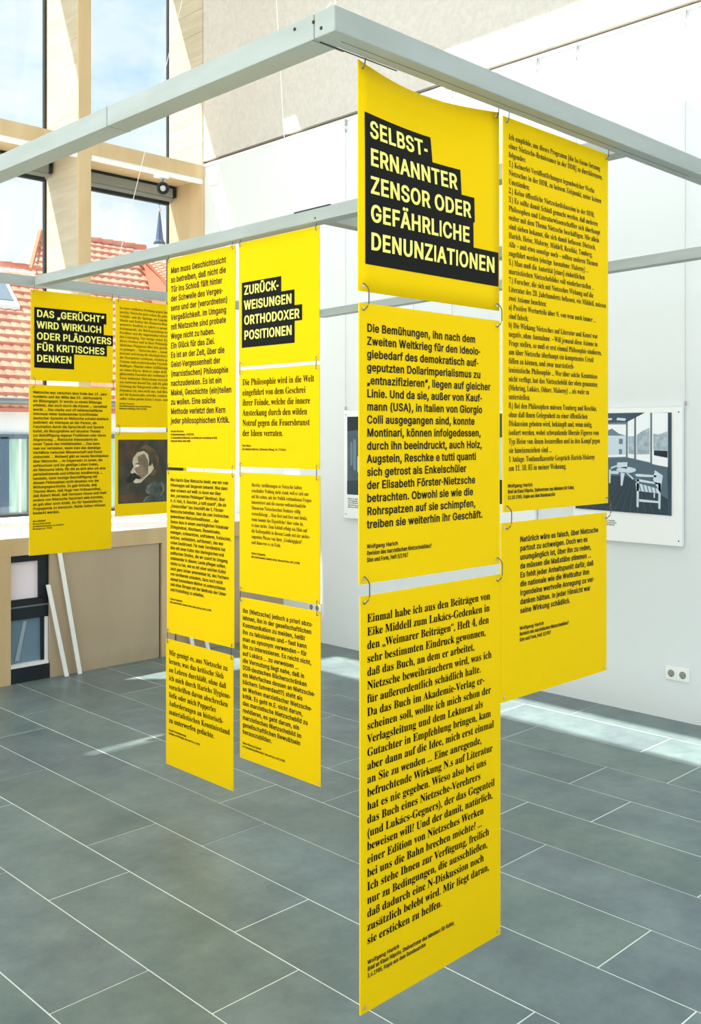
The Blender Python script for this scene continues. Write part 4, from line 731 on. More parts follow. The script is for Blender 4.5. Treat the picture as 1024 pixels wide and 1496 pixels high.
panel(r1, 'tall yellow panel of small serif text with numbered points, under the near beam', [
    ('body_text', ['Ich empfehle, um dieses Programm [die In-Szene-Setzung', 'einer Nietzsche-Renaissance in der DDR] zu durchkreuzen,', 'folgendes:', '1.) Keinerlei Veröffentlichungen irgendwelcher Werke', 'Nietzsches in der DDR, zu keinem Zeitpunkt, unter keinen', 'Umständen;', '2.) Keine öffentliche Nietzschediskussion in der DDR;', '3.) Es sollte damit Schluß gemacht werden, daß mehrere', 'Philosophen und Literaturwissenschaftler sich überhaupt', 'weiter mit dem Thema Nietzsche beschäftigen. Mir allein', 'sind sieben bekannt, die sich damit befassen: Dietzsch,', 'Harich, Heise, Malorny, Middell, Reschke, Tomberg.', 'Alle – und etwa sonstige noch – sollten anderen Themen', 'zugeführt werden (einzige Ausnahme: Malorny) ...', '5.) Man muß die Autorität [eines] einheitlichen', 'marxistischen Nietzschebildes voll wiederherstellen ...', '7.) Forscher, die sich mit Nietzsches Wirkung auf die', 'Literatur des 20. Jahrhunderts befassen, wie Middell, müssen', 'zwei Axiome beachten:', 'a) Positive Werturteile über N. von wem auch immer ...', 'sind falsch;', 'b) Die Wirkung Nietzsches auf Literatur und Kunst war', 'negativ, ohne Ausnahme. – Will jemand diese Axiome in', 'Frage stellen, so muß er erst einmal Philosophie studieren,', 'um über Nietzsche überhaupt ein kompetentes Urteil', 'fällen zu können, und zwar marxistisch-', 'leninistische Philosophie ... Wer über solche Kenntnisse', 'nicht verfügt, hat das Nietzschebild der oben genannten', '(Mehring, Lukács, Oduev, Malorny) ... als wahr zu', 'unterstellen.', '8.) Bei den Philosophen müssen Tomberg und Reschke,', 'ohne daß ihnen Gelegenheit zu einer öffentlichen', 'Diskussion geboten wird, bekämpft und, wenn nötig,', 'isoliert werden, wobei schwankende liberale Figuren vom', 'Typ Heise von ihnen loszureißen und in den Kampf gegen', 'sie hineinzuziehen sind ...', '1 Anlage: Tonbandkassette Gespräch Harich-Malorny', 'am 11. 10. 85 in meiner Wohnung.'], 'serif', 0.0, 0.022, 0.054, 0.8805, 0.62, 0.478)]
    + credit('Wolfgang Harich', ['Brief an Klaus Höpcke, Stellvertreter des Ministers für Kultur,', '12.10.1985, Kopie aus dem Bundesarchiv'], 0.018, 0.922, 0.106, 0.300))
panel(r3, 'yellow panel beginning Natürlich wäre es falsch, hanging below the tall numbered panel', [
    ('body_text', ['Natürlich wäre es falsch, über Nietzsche', 'partout zu schweigen. Doch wo es', 'unumgänglich ist, über ihn zu reden,', 'da müssen die Maßstäbe stimmen ...', 'Es fehlt jeder Anhaltspunkt dafür, daß', 'die nationale wie die Weltkultur ihm', 'irgendeine wertvolle Anregung zu ver-', 'danken hätten. In jeder Hinsicht war', 'seine Wirkung schädlich.'], 'sans', 0.010, 0.078, 0.052, 0.232, 0.60, 0.446)]
    + credit('Wolfgang Harich', ['Revision des marxistischen Nietzschebildes?', 'Sinn und Form, Heft 5/1987'], 0.076, 0.274, 0.106, 0.222))
panel(m1a, 'tall yellow panel beginning Man muss Geschichtssicht, top of the farther middle column', [
    ('body_text', ['Man muss Geschichtssicht', 'so betreiben, daß nicht die', 'Tür ins Schloß fällt hinter', 'der Schwelle des Verges-', 'sens und der (verordneten)', 'Vergeßlichkeit. Im Umgang', 'mit Nietzsche sind probate', 'Wege nicht zu haben.', 'Ein Glück für das Ziel.', 'Es ist an der Zeit, über die', 'Geist-Vergessenheit der', '(marxistischen) Philosophie', 'nachzudenken. Es ist ein', 'Makel, Geschichte (ein)teilen', 'zu wollen. Eine solche', 'Methode verletzt den Kern', 'jeder philosophischen Kritik.'], 'sans', 0.010, 0.026, 0.066, 0.738, 0.60, 0.468)]
    + credit('Renate Reschke', ['Auseinandersetzungen. 1980/1985.', 'In: Denkanstöße mit Nietzsche. Zur ästhetischen Verurteilung der DDR.', 'Verlag der Künste, Berlin 2000.'], 0.026, 0.777, 0.10, 0.345, 0.0145))
panel(m1b, 'yellow panel of small bold sans text in twenty-two lines, middle of the farther middle column', [
    ('body_text', ['Wie Harich über Nietzsche denkt, war mir vom', 'Hörensagen seit längerem bekannt. Was dann', 'aber schwarz auf weiß zu lesen war über', 'den „verrannten Philologen“ Montinari, über', 'H. H. Holz, R. Reschke „e tutti quanti“, die als', '„Enkelschüler“ das Geschäft der E. Förster-', 'Nietzsche betreiben, über die zum Verbrechen', 'gewordenen Nietzscheeditionen ... das', 'Ganze dazu in einem unerträglichen Vokabular', '(Kriegshetzer, Abschaum, Riesenkloake,', 'managen, schmarotzen, umfrisieren, frohlocken,', 'lechzen, verkleistern, aufräumen), das war', 'schon bestürzend. Für mein Verständnis hat', 'dies mit einer Kultur des ideologischen und', 'politischen Streites, die wir zuerst im Umgang', 'miteinander in diesem Lande pflegen sollten,', 'nichts zu tun, wie es mit einer solchen Kultur', 'auch ganz sicher unvereinbar ist, den Partnern', 'von vornherein unlautere, dazu noch nicht', 'einmal benennbare Motive zu unterschieben', 'und ohne Skrupel mit der Methode der Unter-', 'und Entstellung zu arbeiten.'], 'sans', 0.010, 0.029, 0.049, 0.540, 0.60, 0.472)]
    + credit('Heinz Pepperle', ['Wer zuviel beweist, beweist nichts, Sinn und Form, Heft 1/1988'], 0.027, 0.580, 0.095, 0.306))
panel(m1c, 'yellow bold serif panel beginning Mir genügt es, bottom of the farther middle column', [
    ('body_text', ['Mir genügt es, aus Nietzsche zu', 'lernen, was das kritische Sieb', 'an Lehren durchläßt, ohne daß', 'ich mich durch Harichs Hygiene-', 'vorschriften davon abschrecken', 'ließe oder mich Pepperles', 'Anforderungen an historisch-', 'materialistischen Kenntnisstand', 'zu unterwerfen gedächte.'], 'serif', 0.008, 0.024, 0.070, 0.373, 0.62, 0.474)]
    + credit('Rudolf Schottlaender', ['Richtiges und Wichtiges, Sinn und Form, 1/1988'], 0.023, 0.411, 0.134, 0.235))
panel(m2a, 'yellow panel headed ZURÜCK-WEISUNGEN ORTHODOXER POSITIONEN in a black block', heading=(['ZURÜCK-', 'WEISUNGEN', 'ORTHODOXER', 'POSITIONEN'], 0.035, 0.216, 0.0615, 0.0355, 0.378, 0.020))
panel(m2b, 'yellow panel of six bold serif lines beginning Die Philosophie, below the ZURÜCK heading', [
    ('body_text', ['Die Philosophie wird in die Welt', 'eingeführt von dem Geschrei', 'ihrer Feinde, welche die innere', 'Ansteckung durch den wilden', 'Notruf gegen die Feuersbrunst', 'der Ideen verraten.'], 'serif', 0.008, 0.022, 0.063, 0.271, 0.62, 0.458)]
    + credit('Karl Marx', ['Der leitende Artikel der „Kölnischen Zeitung“, Nr. 179/1842'], 0.020, 0.314, 0.059, 0.275))
panel(m2c, 'yellow panel with indented small thin serif text, third in the nearer middle column', [
    ('body_text', ['Harichs Ausführungen zu Nietzsche halten', 'ernsthafter Prüfung nicht stand, weil er sich nur', 'auf die nahen, mit der Politik verbundenen Fragen', 'konzentriert und die enorme weltanschauliche', 'Dimension Nietzscheschen Denkens völlig', 'vernachlässigt ... Man liest und liest und denkt,', 'wann kommt das Eigentliche? Aber siehe da,', 'es kam nichts. Zum Schluß erfolgt ein Hieb auf', 'die Kulturpolitik in diesem Lande mit der nichts-', 'sagenden Phrase von ihrer „Großzügigkeit“,', 'und dann war es zu Ende.'], 'serif', 0.0, 0.079, 0.055, 0.288, 0.62, 0.441)]
    + credit('Heinz Pepperle', ['Wer zuviel beweist, beweist nichts, Sinn und Form, Heft 1/1988'], 0.078, 0.330, 0.090, 0.296))
panel(m2d, 'yellow panel of bold sans text in eighteen lines, bottom of the nearer middle column', [
    ('body_text', ['Ihn (Nietzsche) jedoch a priori abzu-', 'lehnen, ihn in der gesellschaftlichen', 'Kommunikation zu meiden, heißt', 'ihn zu tabuisieren und – fast kann', 'man es synonym verwenden – für', 'ihn zu interessieren. Es reicht nicht,', 'auf Lukács ... zu verweisen ...', 'die Vermutung liegt nahe, daß in', 'DDR-deutschen Bücherschränken', 'ein Mehrfaches dessen an Nietzsche-', 'büchern (unverdaut!?) steht als', 'an Werken marxistischer Nietzsche-', 'kritik. Es geht m.E. nicht darum,', 'das marxistische Nietzschebild zu', 'revidieren, es geht darum, ein', 'marxistisches Nietzschebild im', 'gesellschaftlichen Bewußtsein', 'herauszubilden.'], 'sans', 0.010, 0.018, 0.062, 0.559, 0.60, 0.458)]
    + credit('Hans-Georg Eckardt', ['In: Vereinnahmung Nietzsches?, Sinn und Form, Heft 2/1988'], 0.018, 0.601, 0.120, 0.265))
panel(f1, 'yellow panel headed DAS GERÜCHT in a black block, farthest heading panel before the window', heading=(['DAS „GERÜCHT“', 'WIRD WIRKLICH', 'ODER PLÄDOYERS', 'FÜR KRITISCHES', 'DENKEN'], 0.032, 0.143, 0.0605, 0.0365, 0.490, 0.019))
panel(f2, 'long yellow small-text panel below the farthest heading panel, before the white ledge', [
    ('body_text', ['Nietzsche war zwischen dem Ende des 19. Jahr-', 'hunderts und der Mitte des 20. Jahrhunderts', 'ein Bildungsgut. Er wurde zu einem Bildungs-', 'erlebnis, das auch durch die Künste ... vermittelt', 'wurde ... Das starke und oft leidenschaftliche', 'Interesse vieler bedeutender Schriftsteller', 'deutscher Sprache an Nietzsche scheint dreifach', 'motiviert: als Interesse an der Person, als', 'Faszination durch die Sprachkraft und Sprach-', 'kunst, als Bezugnahme auf einzelne Thesen', 'zur Bekräftigung eigener Positionen oder deren', 'Abgrenzung ... Nietzsche interessierte als', 'neuer Typus des Intellektuellen ... Das kann', 'man nur verstehen, wenn man das damalige', 'Verhältnis zwischen Wissenschaft und Kunst', 'einbezieht ... Weltweit gibt es neues Nachdenken', 'über Nietzsche ... Im Gegensatz zu jenen, die', 'aufwuchsen und ins geistige Leben traten,', 'als Nietzsche lebte, für die es sich also um eine', 'parteinehmende und kritische Annäherung ...', 'handelte, kann heutige Beschäftigung mit', 'diesem Philosophen nicht absehen von der', 'Wirkungsgeschichte. Es gab Gründe, daß', 'Thomas Mann, daß Hugo von Hofmannsthal,', 'daß Robert Musil, daß Hermann Hesse und viele', 'andere von Nietzsche fasziniert sein konnten,', 'es gab aber auch Anlaß, ihn für faschistische', 'Propaganda zu benutzen. Beide Seiten müssen', 'bedacht werden.'], 'sans', 0.010, 0.022, 0.046, 0.697, 0.60, 0.482)]
    + credit('Eike Middell', ['Was ein Dichter dachte.', 'Zur Nietzsche-Rezeption von „Neutöner“', 'Wochenpost, Nr. 7/1988'], 0.020, 0.738, 0.075, 0.185, 0.0135))
panel(f3, 'yellow panel of small thin serif text partly hidden by the farther middle column', [
    ('body_text', ['In einer radikalen Drohung gegen das Gewohnte', 'machte Nietzsche jetzt schon die geheimen', 'Verfalls- und die Sprünge am Gepränge von', 'Macht und Kultur des Bismarck-Reiches be-', 'monströs deutlich; er spürte so genau es kein', 'Krönungsakt, der Reichsgründung unter den', 'Preußens und der ungesunden wirtschaftlichen', 'den Untergang. Nur wenige seiner Zeitgenossen', 'dieses Denken und in ihrer Wahrnehmung', 'ähnlichen Diagnosen über den gesellschaftl.', 'zu gelangen ... Nietzsche aber ... konnte es', 'bestand und bezog die ideologischen Inhalte', 'der Bourgeoisie verwiesen, sondern auch der', 'Träume und erschreckenden Vorstellungen', 'bloßlegen. Manche seiner Aufklärungen war', 'an seiner Klasse, denn er zeigte nicht nur, der', 'glänzenden Fassaden der modernen Welt des', 'Form modernen Sklaventums herrscht, sondern', 'was betörend darauf hin, daß die politische', 'Ordnung der Bürgerwelt selber schon den Kern', 'Dekadenz ist, also nicht nur, daß diese bloß', 'auf die Katastrophe zutreibt, sondern daß die', 'selbst schon genau deren Lebens- und Existenz'], 'serif', 0.0, 0.025, 0.055, 0.577, 0.60, 0.445)]
    + credit('Steffen Dietzsch', ['Das Nietzschebild eines Umstrittenen.', 'Weimarer Beiträge, Heft 2/1986'], 0.023, 0.603, 0.099, 0.218))

# portrait panel: painted likeness as flat print
def prints(sh, t, layers, flip=False):
    for i, (nm, pts, m) in enumerate(layers):
        V = [sh.at(u, v, 0.0006 + 0.00035 * (i + 1)) for u, v in pts]
        me = pymesh(nm, V, [tuple(range(len(V)))])
        bm = bmesh.new(); bm.from_mesh(me); bmesh.ops.triangulate(bm, faces=bm.faces[:]); bm.to_mesh(me); bm.free()
        link(nm, me, m, t)
def flat(n, r, g, b, r2=None, sc=12):
    return mat('print_' + n, rgb(r, g, b), 0.5, 0.3, col2=rgb(*r2) if r2 else None, scale=sc)
t4 = panel(f4, 'yellow panel with a dark painted portrait of a man in profile')
c = lambda *a: a
prints(f4, t4, [
    ('picture_ground', [(0.02, 0.043), (0.47, 0.043), (0.47, 0.412), (0.02, 0.412)], flat('ground', 56, 58, 46, (78, 72, 56), 14)),
    ('picture_patch', [(0.026, 0.05), (0.2, 0.05), (0.1, 0.16), (0.026, 0.19)], flat('patch', 92, 66, 46, (46, 46, 38), 9)),
    ('picture_patch', [(0.026, 0.365), (0.155, 0.358), (0.24, 0.39), (0.221, 0.408), (0.026, 0.406)], flat('patch2', 104, 76, 52, (60, 54, 42), 9)),
    ('picture_patch', [(0.331, 0.051), (0.40, 0.051), (0.40, 0.281), (0.345, 0.247)], flat('patch3', 88, 76, 70, (60, 58, 52), 9)),
    ('coat', [(0.249, 0.296), (0.287, 0.287), (0.316, 0.279), (0.36, 0.297), (0.36, 0.408), (0.183, 0.408), (0.202, 0.381), (0.24, 0.37), (0.199, 0.35), (0.216, 0.313)], flat('coat', 84, 92, 84, (54, 58, 52), 22)),
    ('collar', [(0.199, 0.35), (0.216, 0.313), (0.251, 0.296), (0.24, 0.317), (0.221, 0.341), (0.235, 0.36), (0.221, 0.363)], flat('collar', 122, 132, 128, (84, 92, 90), 20)),
    ('collar', [(0.183, 0.408), (0.202, 0.381), (0.235, 0.372), (0.211, 0.389), (0.197, 0.408)], flat('collar', 122, 132, 128)),
    ('lapel', [(0.306, 0.291), (0.331, 0.313), (0.335, 0.341), (0.316, 0.373), (0.302, 0.377), (0.321, 0.341)], flat('lapel', 112, 116, 106)),
    ('hair', [(0.155, 0.118), (0.169, 0.094), (0.202, 0.070), (0.259, 0.099), (0.292, 0.144), (0.294, 0.214), (0.263, 0.255), (0.235, 0.255), (0.221, 0.212), (0.221, 0.155), (0.192, 0.115)], flat('hair', 116, 92, 60, (66, 60, 44), 22)),
    ('face', [(0.113, 0.177), (0.118, 0.15), (0.146, 0.118), (0.188, 0.109), (0.218, 0.127), (0.226, 0.164), (0.221, 0.2), (0.24, 0.196), (0.247, 0.18), (0.259, 0.213), (0.24, 0.237), (0.216, 0.256), (0.169, 0.295), (0.132, 0.297), (0.116, 0.287), (0.132, 0.27), (0.123, 0.249), (0.11, 0.24), (0.099, 0.233), (0.121, 0.198)], flat('face', 214, 200, 172, (190, 174, 146), 16)),
    ('cheek', [(0.146, 0.142), (0.192, 0.125), (0.218, 0.163), (0.221, 0.2), (0.218, 0.244), (0.174, 0.272), (0.137, 0.234), (0.127, 0.21), (0.155, 0.202)], flat('cheek', 146, 126, 100, (118, 100, 80), 18)),
    ('moustache', [(0.068, 0.272), (0.1, 0.245), (0.127, 0.234), (0.171, 0.265), (0.164, 0.275), (0.137, 0.27), (0.114, 0.289), (0.079, 0.292)], flat('moustache', 42, 38, 32)),
    ('eye', [(0.13, 0.194), (0.146, 0.189), (0.164, 0.194), (0.146, 0.199)], flat('eye', 235, 232, 222)),
    ('brow', [(0.123, 0.186), (0.146, 0.180), (0.16, 0.184), (0.141, 0.187)], flat('brow', 40, 34, 28))])

# ============================================================ hooks and joining rings
def hook_top(sh, u, label):
    a = sh.at(u, 0.012, 0.0)
    x, y, z = a
    pts = []
    n = 0.016
    up = (0, -0.012, 0) if sh.axis == 'Y' else (-0.012, 0, 0)
    side = Vector((1, 0, 0)) if sh.axis == 'Y' else Vector((0, -1, 0))
    outv = Vector((0, -1, 0)) if sh.axis == 'Y' else Vector((-1, 0, 0))
    P0 = Vector((x, y, z))
    pts = [P0 - outv * 0.006, P0 + outv * 0.004 - Vector((0, 0, 0.004)), P0 + outv * 0.009 + Vector((0, 0, 0.006)), P0 + outv * 0.006 + Vector((0, 0, 0.014)) + side * 0.004, P0 + outv * 0.006 + Vector((0, 0, 0.030)) + side * 0.006]
    pts[-1].z = 2.4515
    mb = MB(); mb.tube(pts, 0.0014, 6)
    tag(mb.obj('wire_hook', M_WIRE), label, 'hook', 'wire hooks on the panel corners')
def ring(sh1, sh2, u, label):
    a = Vector(sh1.at(u, sh1.h - 0.012, 0)); b_ = Vector(sh2.at(u, 0.012, 0))
    b_.x = a.x if sh1.axis == 'Y' else b_.x
    if sh1.axis == 'X': b_.y = a.y
    outv = Vector((0, -1, 0)) if sh1.axis == 'Y' else Vector((-1, 0, 0))
    s_ = Vector((1, 0, 0)) if sh1.axis == 'Y' else Vector((0, -1, 0))
    pts = [a - outv * 0.006, a + outv * 0.004 + Vector((0, 0, 0.004)), a + outv * 0.010 + s_ * 0.005 - Vector((0, 0, 0.004)), a + outv * 0.011 + s_ * 0.008 - Vector((0, 0, 0.012)),
           b_ + outv * 0.011 + s_ * 0.008 + Vector((0, 0, 0.012)), b_ + outv * 0.010 + s_ * 0.005 + Vector((0, 0, 0.004)), b_ + outv * 0.004 - Vector((0, 0, 0.004)), b_ - outv * 0.006]
    mb = MB(); mb.tube(pts, 0.0014, 6)
    tag(mb.obj('wire_link', M_WIRE), label, 'wire', 'wire links joining the panels')
for sh, nm in ((p1, 'the SELBST-ERNANNTER heading panel'), (r1, 'the tall numbered-points panel'), (m1a, 'the Man muss Geschichtssicht panel'), (m2a, 'the ZURÜCK heading panel'), (f1, 'the DAS GERÜCHT heading panel'), (f3, 'the thin serif panel by the window')):
    for u, s_ in ((0.012, 'left'), (sh.w - 0.012, 'right')):
        hook_top(sh, u, 'thin wire hook at the upper %s corner of %s' % (s_, nm))
for a, b_, nm in ((p1, p2, 'the SELBST-ERNANNTER panel and the Bemühungen panel'), (p2, p3, 'the Bemühungen panel and the long serif panel'), (r1, r3, 'the numbered panel and the Natürlich panel'),
                  (m1a, m1b, 'the Man muss panel and the small-text one below it'), (m1b, m1c, 'the small sans panel and the Mir genügt panel'), (m2a, m2b, 'the ZURÜCK panel and the Die Philosophie panel'),
                  (m2b, m2c, 'the Die Philosophie panel and the indented one'), (m2c, m2d, 'the indented panel and the lowest sans one'), (f1, f2, 'the GERÜCHT panel and the long sans one'), (f3, f4, 'the thin serif panel and the portrait panel')):
    for u, s_ in ((0.012, 'left'), (a.w - 0.012, 'right')):
        ring(a, b_, u, 'small %s wire link between %s' % (s_, nm))

# ============================================================ boards on the white wall
class WallSheet:
    def __init__(s, y0, zt): s.y0, s.zt = y0, zt
    def at(s, u, v, out=0.0): return (XW - 0.0345 - out, s.y0 - u, s.zt - v)
def board(y0, zt, w_, h_, label):
    t = thing('photo_board', label, 'picture', 'white photo boards on the wall')
    box('board', (XW - 0.0345, y0 - w_, zt - h_), (XW - 0.008, y0, zt), M_WHITE, t, 0.001)
    box('spacer', (XW - 0.008, y0 - w_ + 0.1, zt - h_ + 0.1), (XW - 0.0005, y0 - 0.1, zt - 0.1), M_WHITE, t)
    for (u, v) in ((0.02, 0.03), (w_ - 0.02, 0.03), (0.02, h_ - 0.03), (w_ - 0.02, h_ - 0.03)):
        MB().lathe([(0.0, -0.003), (0.004, -0.002), (0.0045, 0.001)], (XW - 0.0348, y0 - u, zt - v), axis='X', n=8).obj('pin', M_WIRE, t)
    return t, WallSheet(y0, zt)
PD = flat('deep_blue', 52, 70, 84, (64, 84, 98), 6); PM = flat('mid_blue', 112, 132, 146); PL = flat('pale_blue', 205, 220, 230); PWH = flat('paper', 244, 246, 248)
PG = flat('grey_tree', 150, 166, 176, (185, 200, 208), 30); PDK = flat('navy', 30, 42, 52); PFL = flat('deck', 48, 64, 76); PLN = flat('deck_line', 84, 104, 118)
D = {
'ceil':[(0.0,0.02),(0.468,0.02),(0.355,0.076),(0.0,0.084)],'lamp1':[(0.287,0.048),(0.346,0.053),(0.34,0.068),(0.282,0.063)],'lamp2':[(0.173,0.054),(0.252,0.05),(0.252,0.061),(0.173,0.065)],
'sky1':[(0.0,0.087),(0.346,0.089),(0.346,0.282),(0.0,0.296)],'house':[(0.0,0.156),(0.346,0.156),(0.346,0.27),(0.0,0.28)],'w1':[(0.299,0.175),(0.325,0.175),(0.325,0.206),(0.299,0.206)],'w2':[(0.299,0.237),(0.321,0.236),(0.321,0.267),(0.299,0.267)],
'roof':[(0.155,0.156),(0.252,0.113),(0.299,0.144),(0.346,0.156)],'sky2':[(0.359,0.072),(0.401,0.053),(0.401,0.292),(0.359,0.286)],'sky3':[(0.414,0.047),(0.468,0.022),(0.505,0.022),(0.505,0.313),(0.414,0.296)],'sky4':[(0.517,0.022),(0.616,0.024),(0.616,0.337),(0.517,0.324)],
'tree1':[(0.363,0.16),(0.401,0.16),(0.401,0.266),(0.363,0.263)],'tree2':[(0.418,0.152),(0.46,0.125),(0.501,0.111),(0.501,0.264),(0.418,0.266)],'tree3':[(0.525,0.144),(0.56,0.15),(0.614,0.13),(0.614,0.248),(0.525,0.242)],'hedge':[(0.529,0.242),(0.614,0.244),(0.614,0.284),(0.529,0.27)],
'wall':[(0.0,0.308),(0.355,0.288),(0.614,0.341),(0.618,0.522),(0.355,0.4),(0.0,0.395)],'floor':[(0.0,0.395),(0.355,0.398),(0.618,0.522),(0.635,0.536),(0.635,0.615),(0.0,0.607)],'post':[(0.618,0.022),(0.637,0.023),(0.637,0.618),(0.618,0.614)],
'leg1':[(0.42,0.41),(0.435,0.409),(0.432,0.58),(0.418,0.576)],'leg2':[(0.558,0.435),(0.574,0.435),(0.571,0.583),(0.558,0.58)],'seat':[(0.412,0.433),(0.558,0.465),(0.558,0.491),(0.418,0.482)],'back':[(0.536,0.357),(0.586,0.386),(0.571,0.49),(0.525,0.414)],
'arm1':[(0.406,0.387),(0.422,0.381),(0.545,0.387),(0.545,0.398),(0.422,0.398)],'arm2':[(0.418,0.41),(0.545,0.428),(0.578,0.434),(0.545,0.439),(0.414,0.425)],'rail':[(0.435,0.53),(0.558,0.536),(0.558,0.548),(0.435,0.545)],'leg3':[(0.528,0.492),(0.537,0.492),(0.537,0.518),(0.528,0.517)],
'tleg1':[(0.314,0.375),(0.342,0.374),(0.325,0.455),(0.314,0.455)],'tleg2':[(0.346,0.374),(0.355,0.373),(0.401,0.41),(0.393,0.417)],'c2b':[(0.291,0.317),(0.359,0.314),(0.355,0.351),(0.287,0.348)],'c2a':[(0.235,0.35),(0.287,0.333),(0.287,0.341),(0.239,0.361)],'c2l':[(0.235,0.35),(0.248,0.349),(0.245,0.442),(0.235,0.443)],'c2s':[(0.248,0.369),(0.299,0.367),(0.299,0.387),(0.248,0.386)],
'top':[(0.416,0.359),(0.411,0.366),(0.397,0.372),(0.376,0.377),(0.351,0.379),(0.325,0.378),(0.304,0.375),(0.289,0.369),(0.284,0.362),(0.289,0.355),(0.304,0.349),(0.325,0.344),(0.351,0.342),(0.376,0.343),(0.397,0.347),(0.411,0.352)]}
b3, s3 = board(3.42, 1.81, 0.72, 0.80, 'white board with blue-grey photo of white slatted chairs on a glazed veranda')
s3.y0 = 3.40; s3.zt = 1.80
lay = [('photo_print', [(0.0, 0.02), (0.637, 0.022), (0.637, 0.618), (0.0, 0.607)], PM)]
for k, m, nm in (('ceil', PD, 'veranda_ceiling'), ('lamp1', PL, 'ceiling_lamp'), ('lamp2', PL, 'ceiling_lamp'), ('sky1', PWH, 'bright_sky'), ('house', PL, 'pale_house'), ('roof', PM, 'house_roof'), ('w1', PM, 'house_window'), ('w2', PM, 'house_window'),
                 ('sky2', PWH, 'bright_sky'), ('sky3', PWH, 'bright_sky'), ('sky4', PWH, 'bright_sky'), ('tree1', PG, 'tree'), ('tree2', PG, 'tree'), ('tree3', PG, 'tree'), ('hedge', PDK, 'hedge'), ('wall', flat('parapet', 84, 106, 120), 'parapet'), ('floor', PFL, 'deck_floor')):
    lay.append((nm, D[k], m))
prints(s3, b3, lay)
pl = MB()
for i in range(13):
    u0 = 0.012 + i * 0.0515; u1 = 0.27 + i * 0.0187; v1 = 0.398 + i * 0.0062
    pl.add([s3.at(u0, 0.6065, 0.0074), s3.at(u0 + 0.003, 0.6065, 0.0074), s3.at(u1 + 0.001, v1, 0.0074), s3.at(u1, v1, 0.0074)], [(0, 1, 2, 3)])
pl.obj('deck_lines', PLN, b3)
ch = MB()
for k in ('leg1', 'leg2', 'leg3', 'rail', 'seat', 'back', 'arm1', 'arm2'): ch.add([s3.at(u, v, 0.0078) for u, v in D[k]], [tuple(range(len(D[k])))])
ch.obj('printed_chair', PL, b3)
ch = MB()
for i in range(5): ch.add([s3.at(0.430 + i * 0.026, 0.437 + i * 0.0055, 0.0081), s3.at(0.437 + i * 0.026, 0.4385 + i * 0.0055, 0.0081), s3.at(0.452 + i * 0.024, 0.484 + i * 0.001, 0.0081), s3.at(0.444 + i * 0.024, 0.484 + i * 0.001, 0.0081)], [(0, 1, 2, 3)])
ch.obj('seat_gap', PM, b3)
ch = MB()
for k in ('c2b', 'c2a', 'c2l', 'c2s', 'tleg1', 'tleg2', 'top'): ch.add([s3.at(u, v, 0.0078) for u, v in D[k]], [tuple(range(len(D[k])))])
ch.obj('printed_table', PL, b3)
MB().add([s3.at(u, v, 0.0081) for u, v in D['post']], [(0, 1, 2, 3)]).obj('printed_post', PD, b3)
def smalltext(sh, t, lines, u, v, pitch, w_, fam='sans'):
    cap = pitch * 0.6; xs_ = fit(lines, fam, 0.010, cap, u, u + w_)
    V, Fc = text_mesh(sh, lines, u, v, pitch, cap, xs_, fam, 0.010, 0.001); link('caption', pymesh('caption', V, Fc), M_INK, t)
smalltext(s3, b3, ['Veranda', 'am Haus, Ansicht', 'mit Stuhl und Tisch,', 'Blick zum Garten'], 0.170, 0.660, 0.0125, 0.115)
b2, s2 = board(4.43, 1.81, 0.72, 0.80, 'white photo board hidden behind the nearest columns, glimpsed in the narrow gap between them')
prints(s2, b2, [('photo_print', [(0.05, 0.02), (0.67, 0.02), (0.67, 0.62), (0.05, 0.62)], PL), ('dark_trees', [(0.05, 0.02), (0.67, 0.02), (0.67, 0.12), (0.45, 0.18), (0.2, 0.15), (0.05, 0.16)], PD), ('dark_floor', [(0.05, 0.46), (0.67, 0.46), (0.67, 0.62), (0.05, 0.62)], PDK)])
b1, s1 = board(5.471, 1.835, 0.72, 0.825, 'white board with a dark blue-grey photo, showing beside the nearest yellow column')
prints(s1, b1, [('photo_print', [(0.038, 0.048), (0.66, 0.048), (0.66, 0.643), (0.038, 0.643)], flat('night', 66, 82, 94, (84, 102, 114), 8)),
    ('dark_ceiling', [(0.038, 0.048), (0.66, 0.048), (0.66, 0.10), (0.038, 0.16)], PDK), ('pale_frame', [(0.075, 0.24), (0.095, 0.24), (0.095, 0.42), (0.075, 0.42)], PM), ('pale_frame', [(0.105, 0.22), (0.135, 0.22), (0.135, 0.46), (0.105, 0.45)], PM),
    ('pale_frame', [(0.15, 0.35), (0.20, 0.35), (0.20, 0.48), (0.15, 0.47)], PL), ('dark_floor', [(0.038, 0.54), (0.66, 0.50), (0.66, 0.643), (0.038, 0.643)], PFL)])
smalltext(s1, b1, ['Blick in den Raum', 'mit Regalen, Tischen', 'und Fenstern. Zur', 'Sammlung gehören', 'Bücher und Schriften'], 0.045, 0.680, 0.016, 0.20)
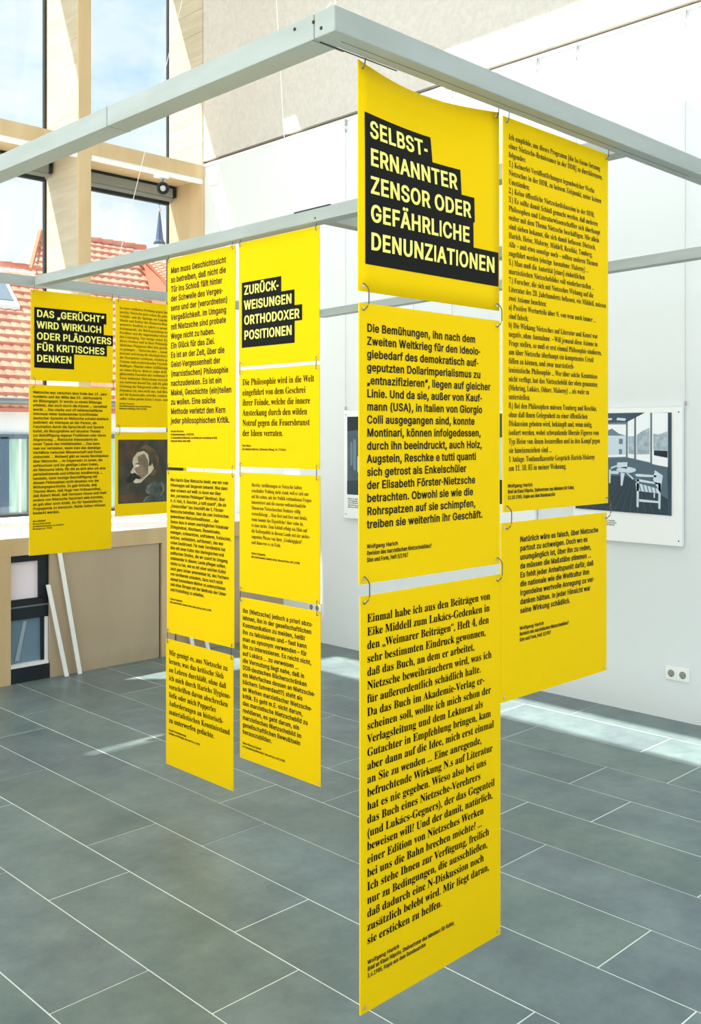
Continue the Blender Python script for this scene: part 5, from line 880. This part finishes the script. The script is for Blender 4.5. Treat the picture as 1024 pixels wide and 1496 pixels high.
# picture wires from the rail
for y, zz, lab in ((5.471, 1.835, 'thin picture wire over the far board, beside the nearest column'), (4.77, 1.835, 'picture wire of the far board, hidden behind the heading panel'), (4.41, 1.81, 'picture wire nearest the heading panel, behind the near beam'),
                   (3.706, 1.81, 'first thin picture wire to show above the near beam on the white wall'), (3.41, 1.81, 'second thin picture wire showing above the near beam on the white wall'), (2.689, 1.81, 'thin picture wire dropping to the outer edge of the veranda photo board')):
    mb = MB(); mb.tube([(XW - 0.016, y, 4.075), (XW - 0.016, y, zz - 0.02)], 0.0015, 6)
    mb.box((XW - 0.022, y - 0.005, 4.035), (XW - 0.009, y + 0.005, 4.085)); mb.box((XW - 0.022, y - 0.004, 3.985), (XW - 0.010, y + 0.004, 4.01))
    mb.box((XW - 0.022, y - 0.005, zz + 0.005), (XW - 0.010, y + 0.005, zz + 0.03))
    tag(mb.obj('picture_wire', mat('pale_steel', rgb(175, 175, 170), 0.4, 0.4)), lab, 'wire', 'wires hanging from the picture rail')

# sockets and switch
def socket(y0, z0, label):
    t = thing('power_socket', label, 'socket', 'double power sockets')
    box('frame', (XW - 0.010, y0 - 0.151, z0), (XW, y0, z0 + 0.081), M_SOCK, t, 0.003)
    for k in (0, 1):
        c_ = (y0 - 0.040 - k * 0.071)
        ins = box('insert', (XW - 0.0125, c_ - 0.030, z0 + 0.0105), (XW - 0.009, c_ + 0.030, z0 + 0.0705), M_WHITE, t, 0.001)
        MB().lathe([(0.0, -0.0132), (0.017, -0.0132), (0.0185, -0.0134), (0.0215, -0.0136), (0.0215, -0.012)], (XW, c_, z0 + 0.0405), axis='X', n=20).obj('recess', M_SOCKIN, ins)
        for dy in (-0.0095, 0.0095):
            MB().lathe([(0.0, -0.0142), (0.0026, -0.0142), (0.0026, -0.013)], (XW, c_ + dy * 0.9, z0 + 0.0405 - dy * 0.25), axis='X', n=8).obj('pin_hole', M_DARK, ins)
        box('earth_clip', (XW - 0.0145, c_ - 0.003, z0 + 0.0225), (XW - 0.012, c_ + 0.003, z0 + 0.029), M_DARK, ins)
socket(2.818, 0.229, 'white double power socket low on the white wall near the sunlit floor strip')
socket(5.909, 0.229, 'white double power socket low on the far wall, half hidden behind the nearer middle column')
sw = thing('light_switch', 'white double rocker switch on the wall beside the window transom', 'switch')
box('frame', (XW - 0.010, 7.101, 3.888), (XW, 7.244, 3.985), M_SOCK, sw, 0.003)
for k in (0, 1):
    box('rocker', (XW - 0.016, 7.110 + k * 0.064, 3.900), (XW - 0.009, 7.170 + k * 0.064, 3.973), M_SOCK, sw, 0.002)
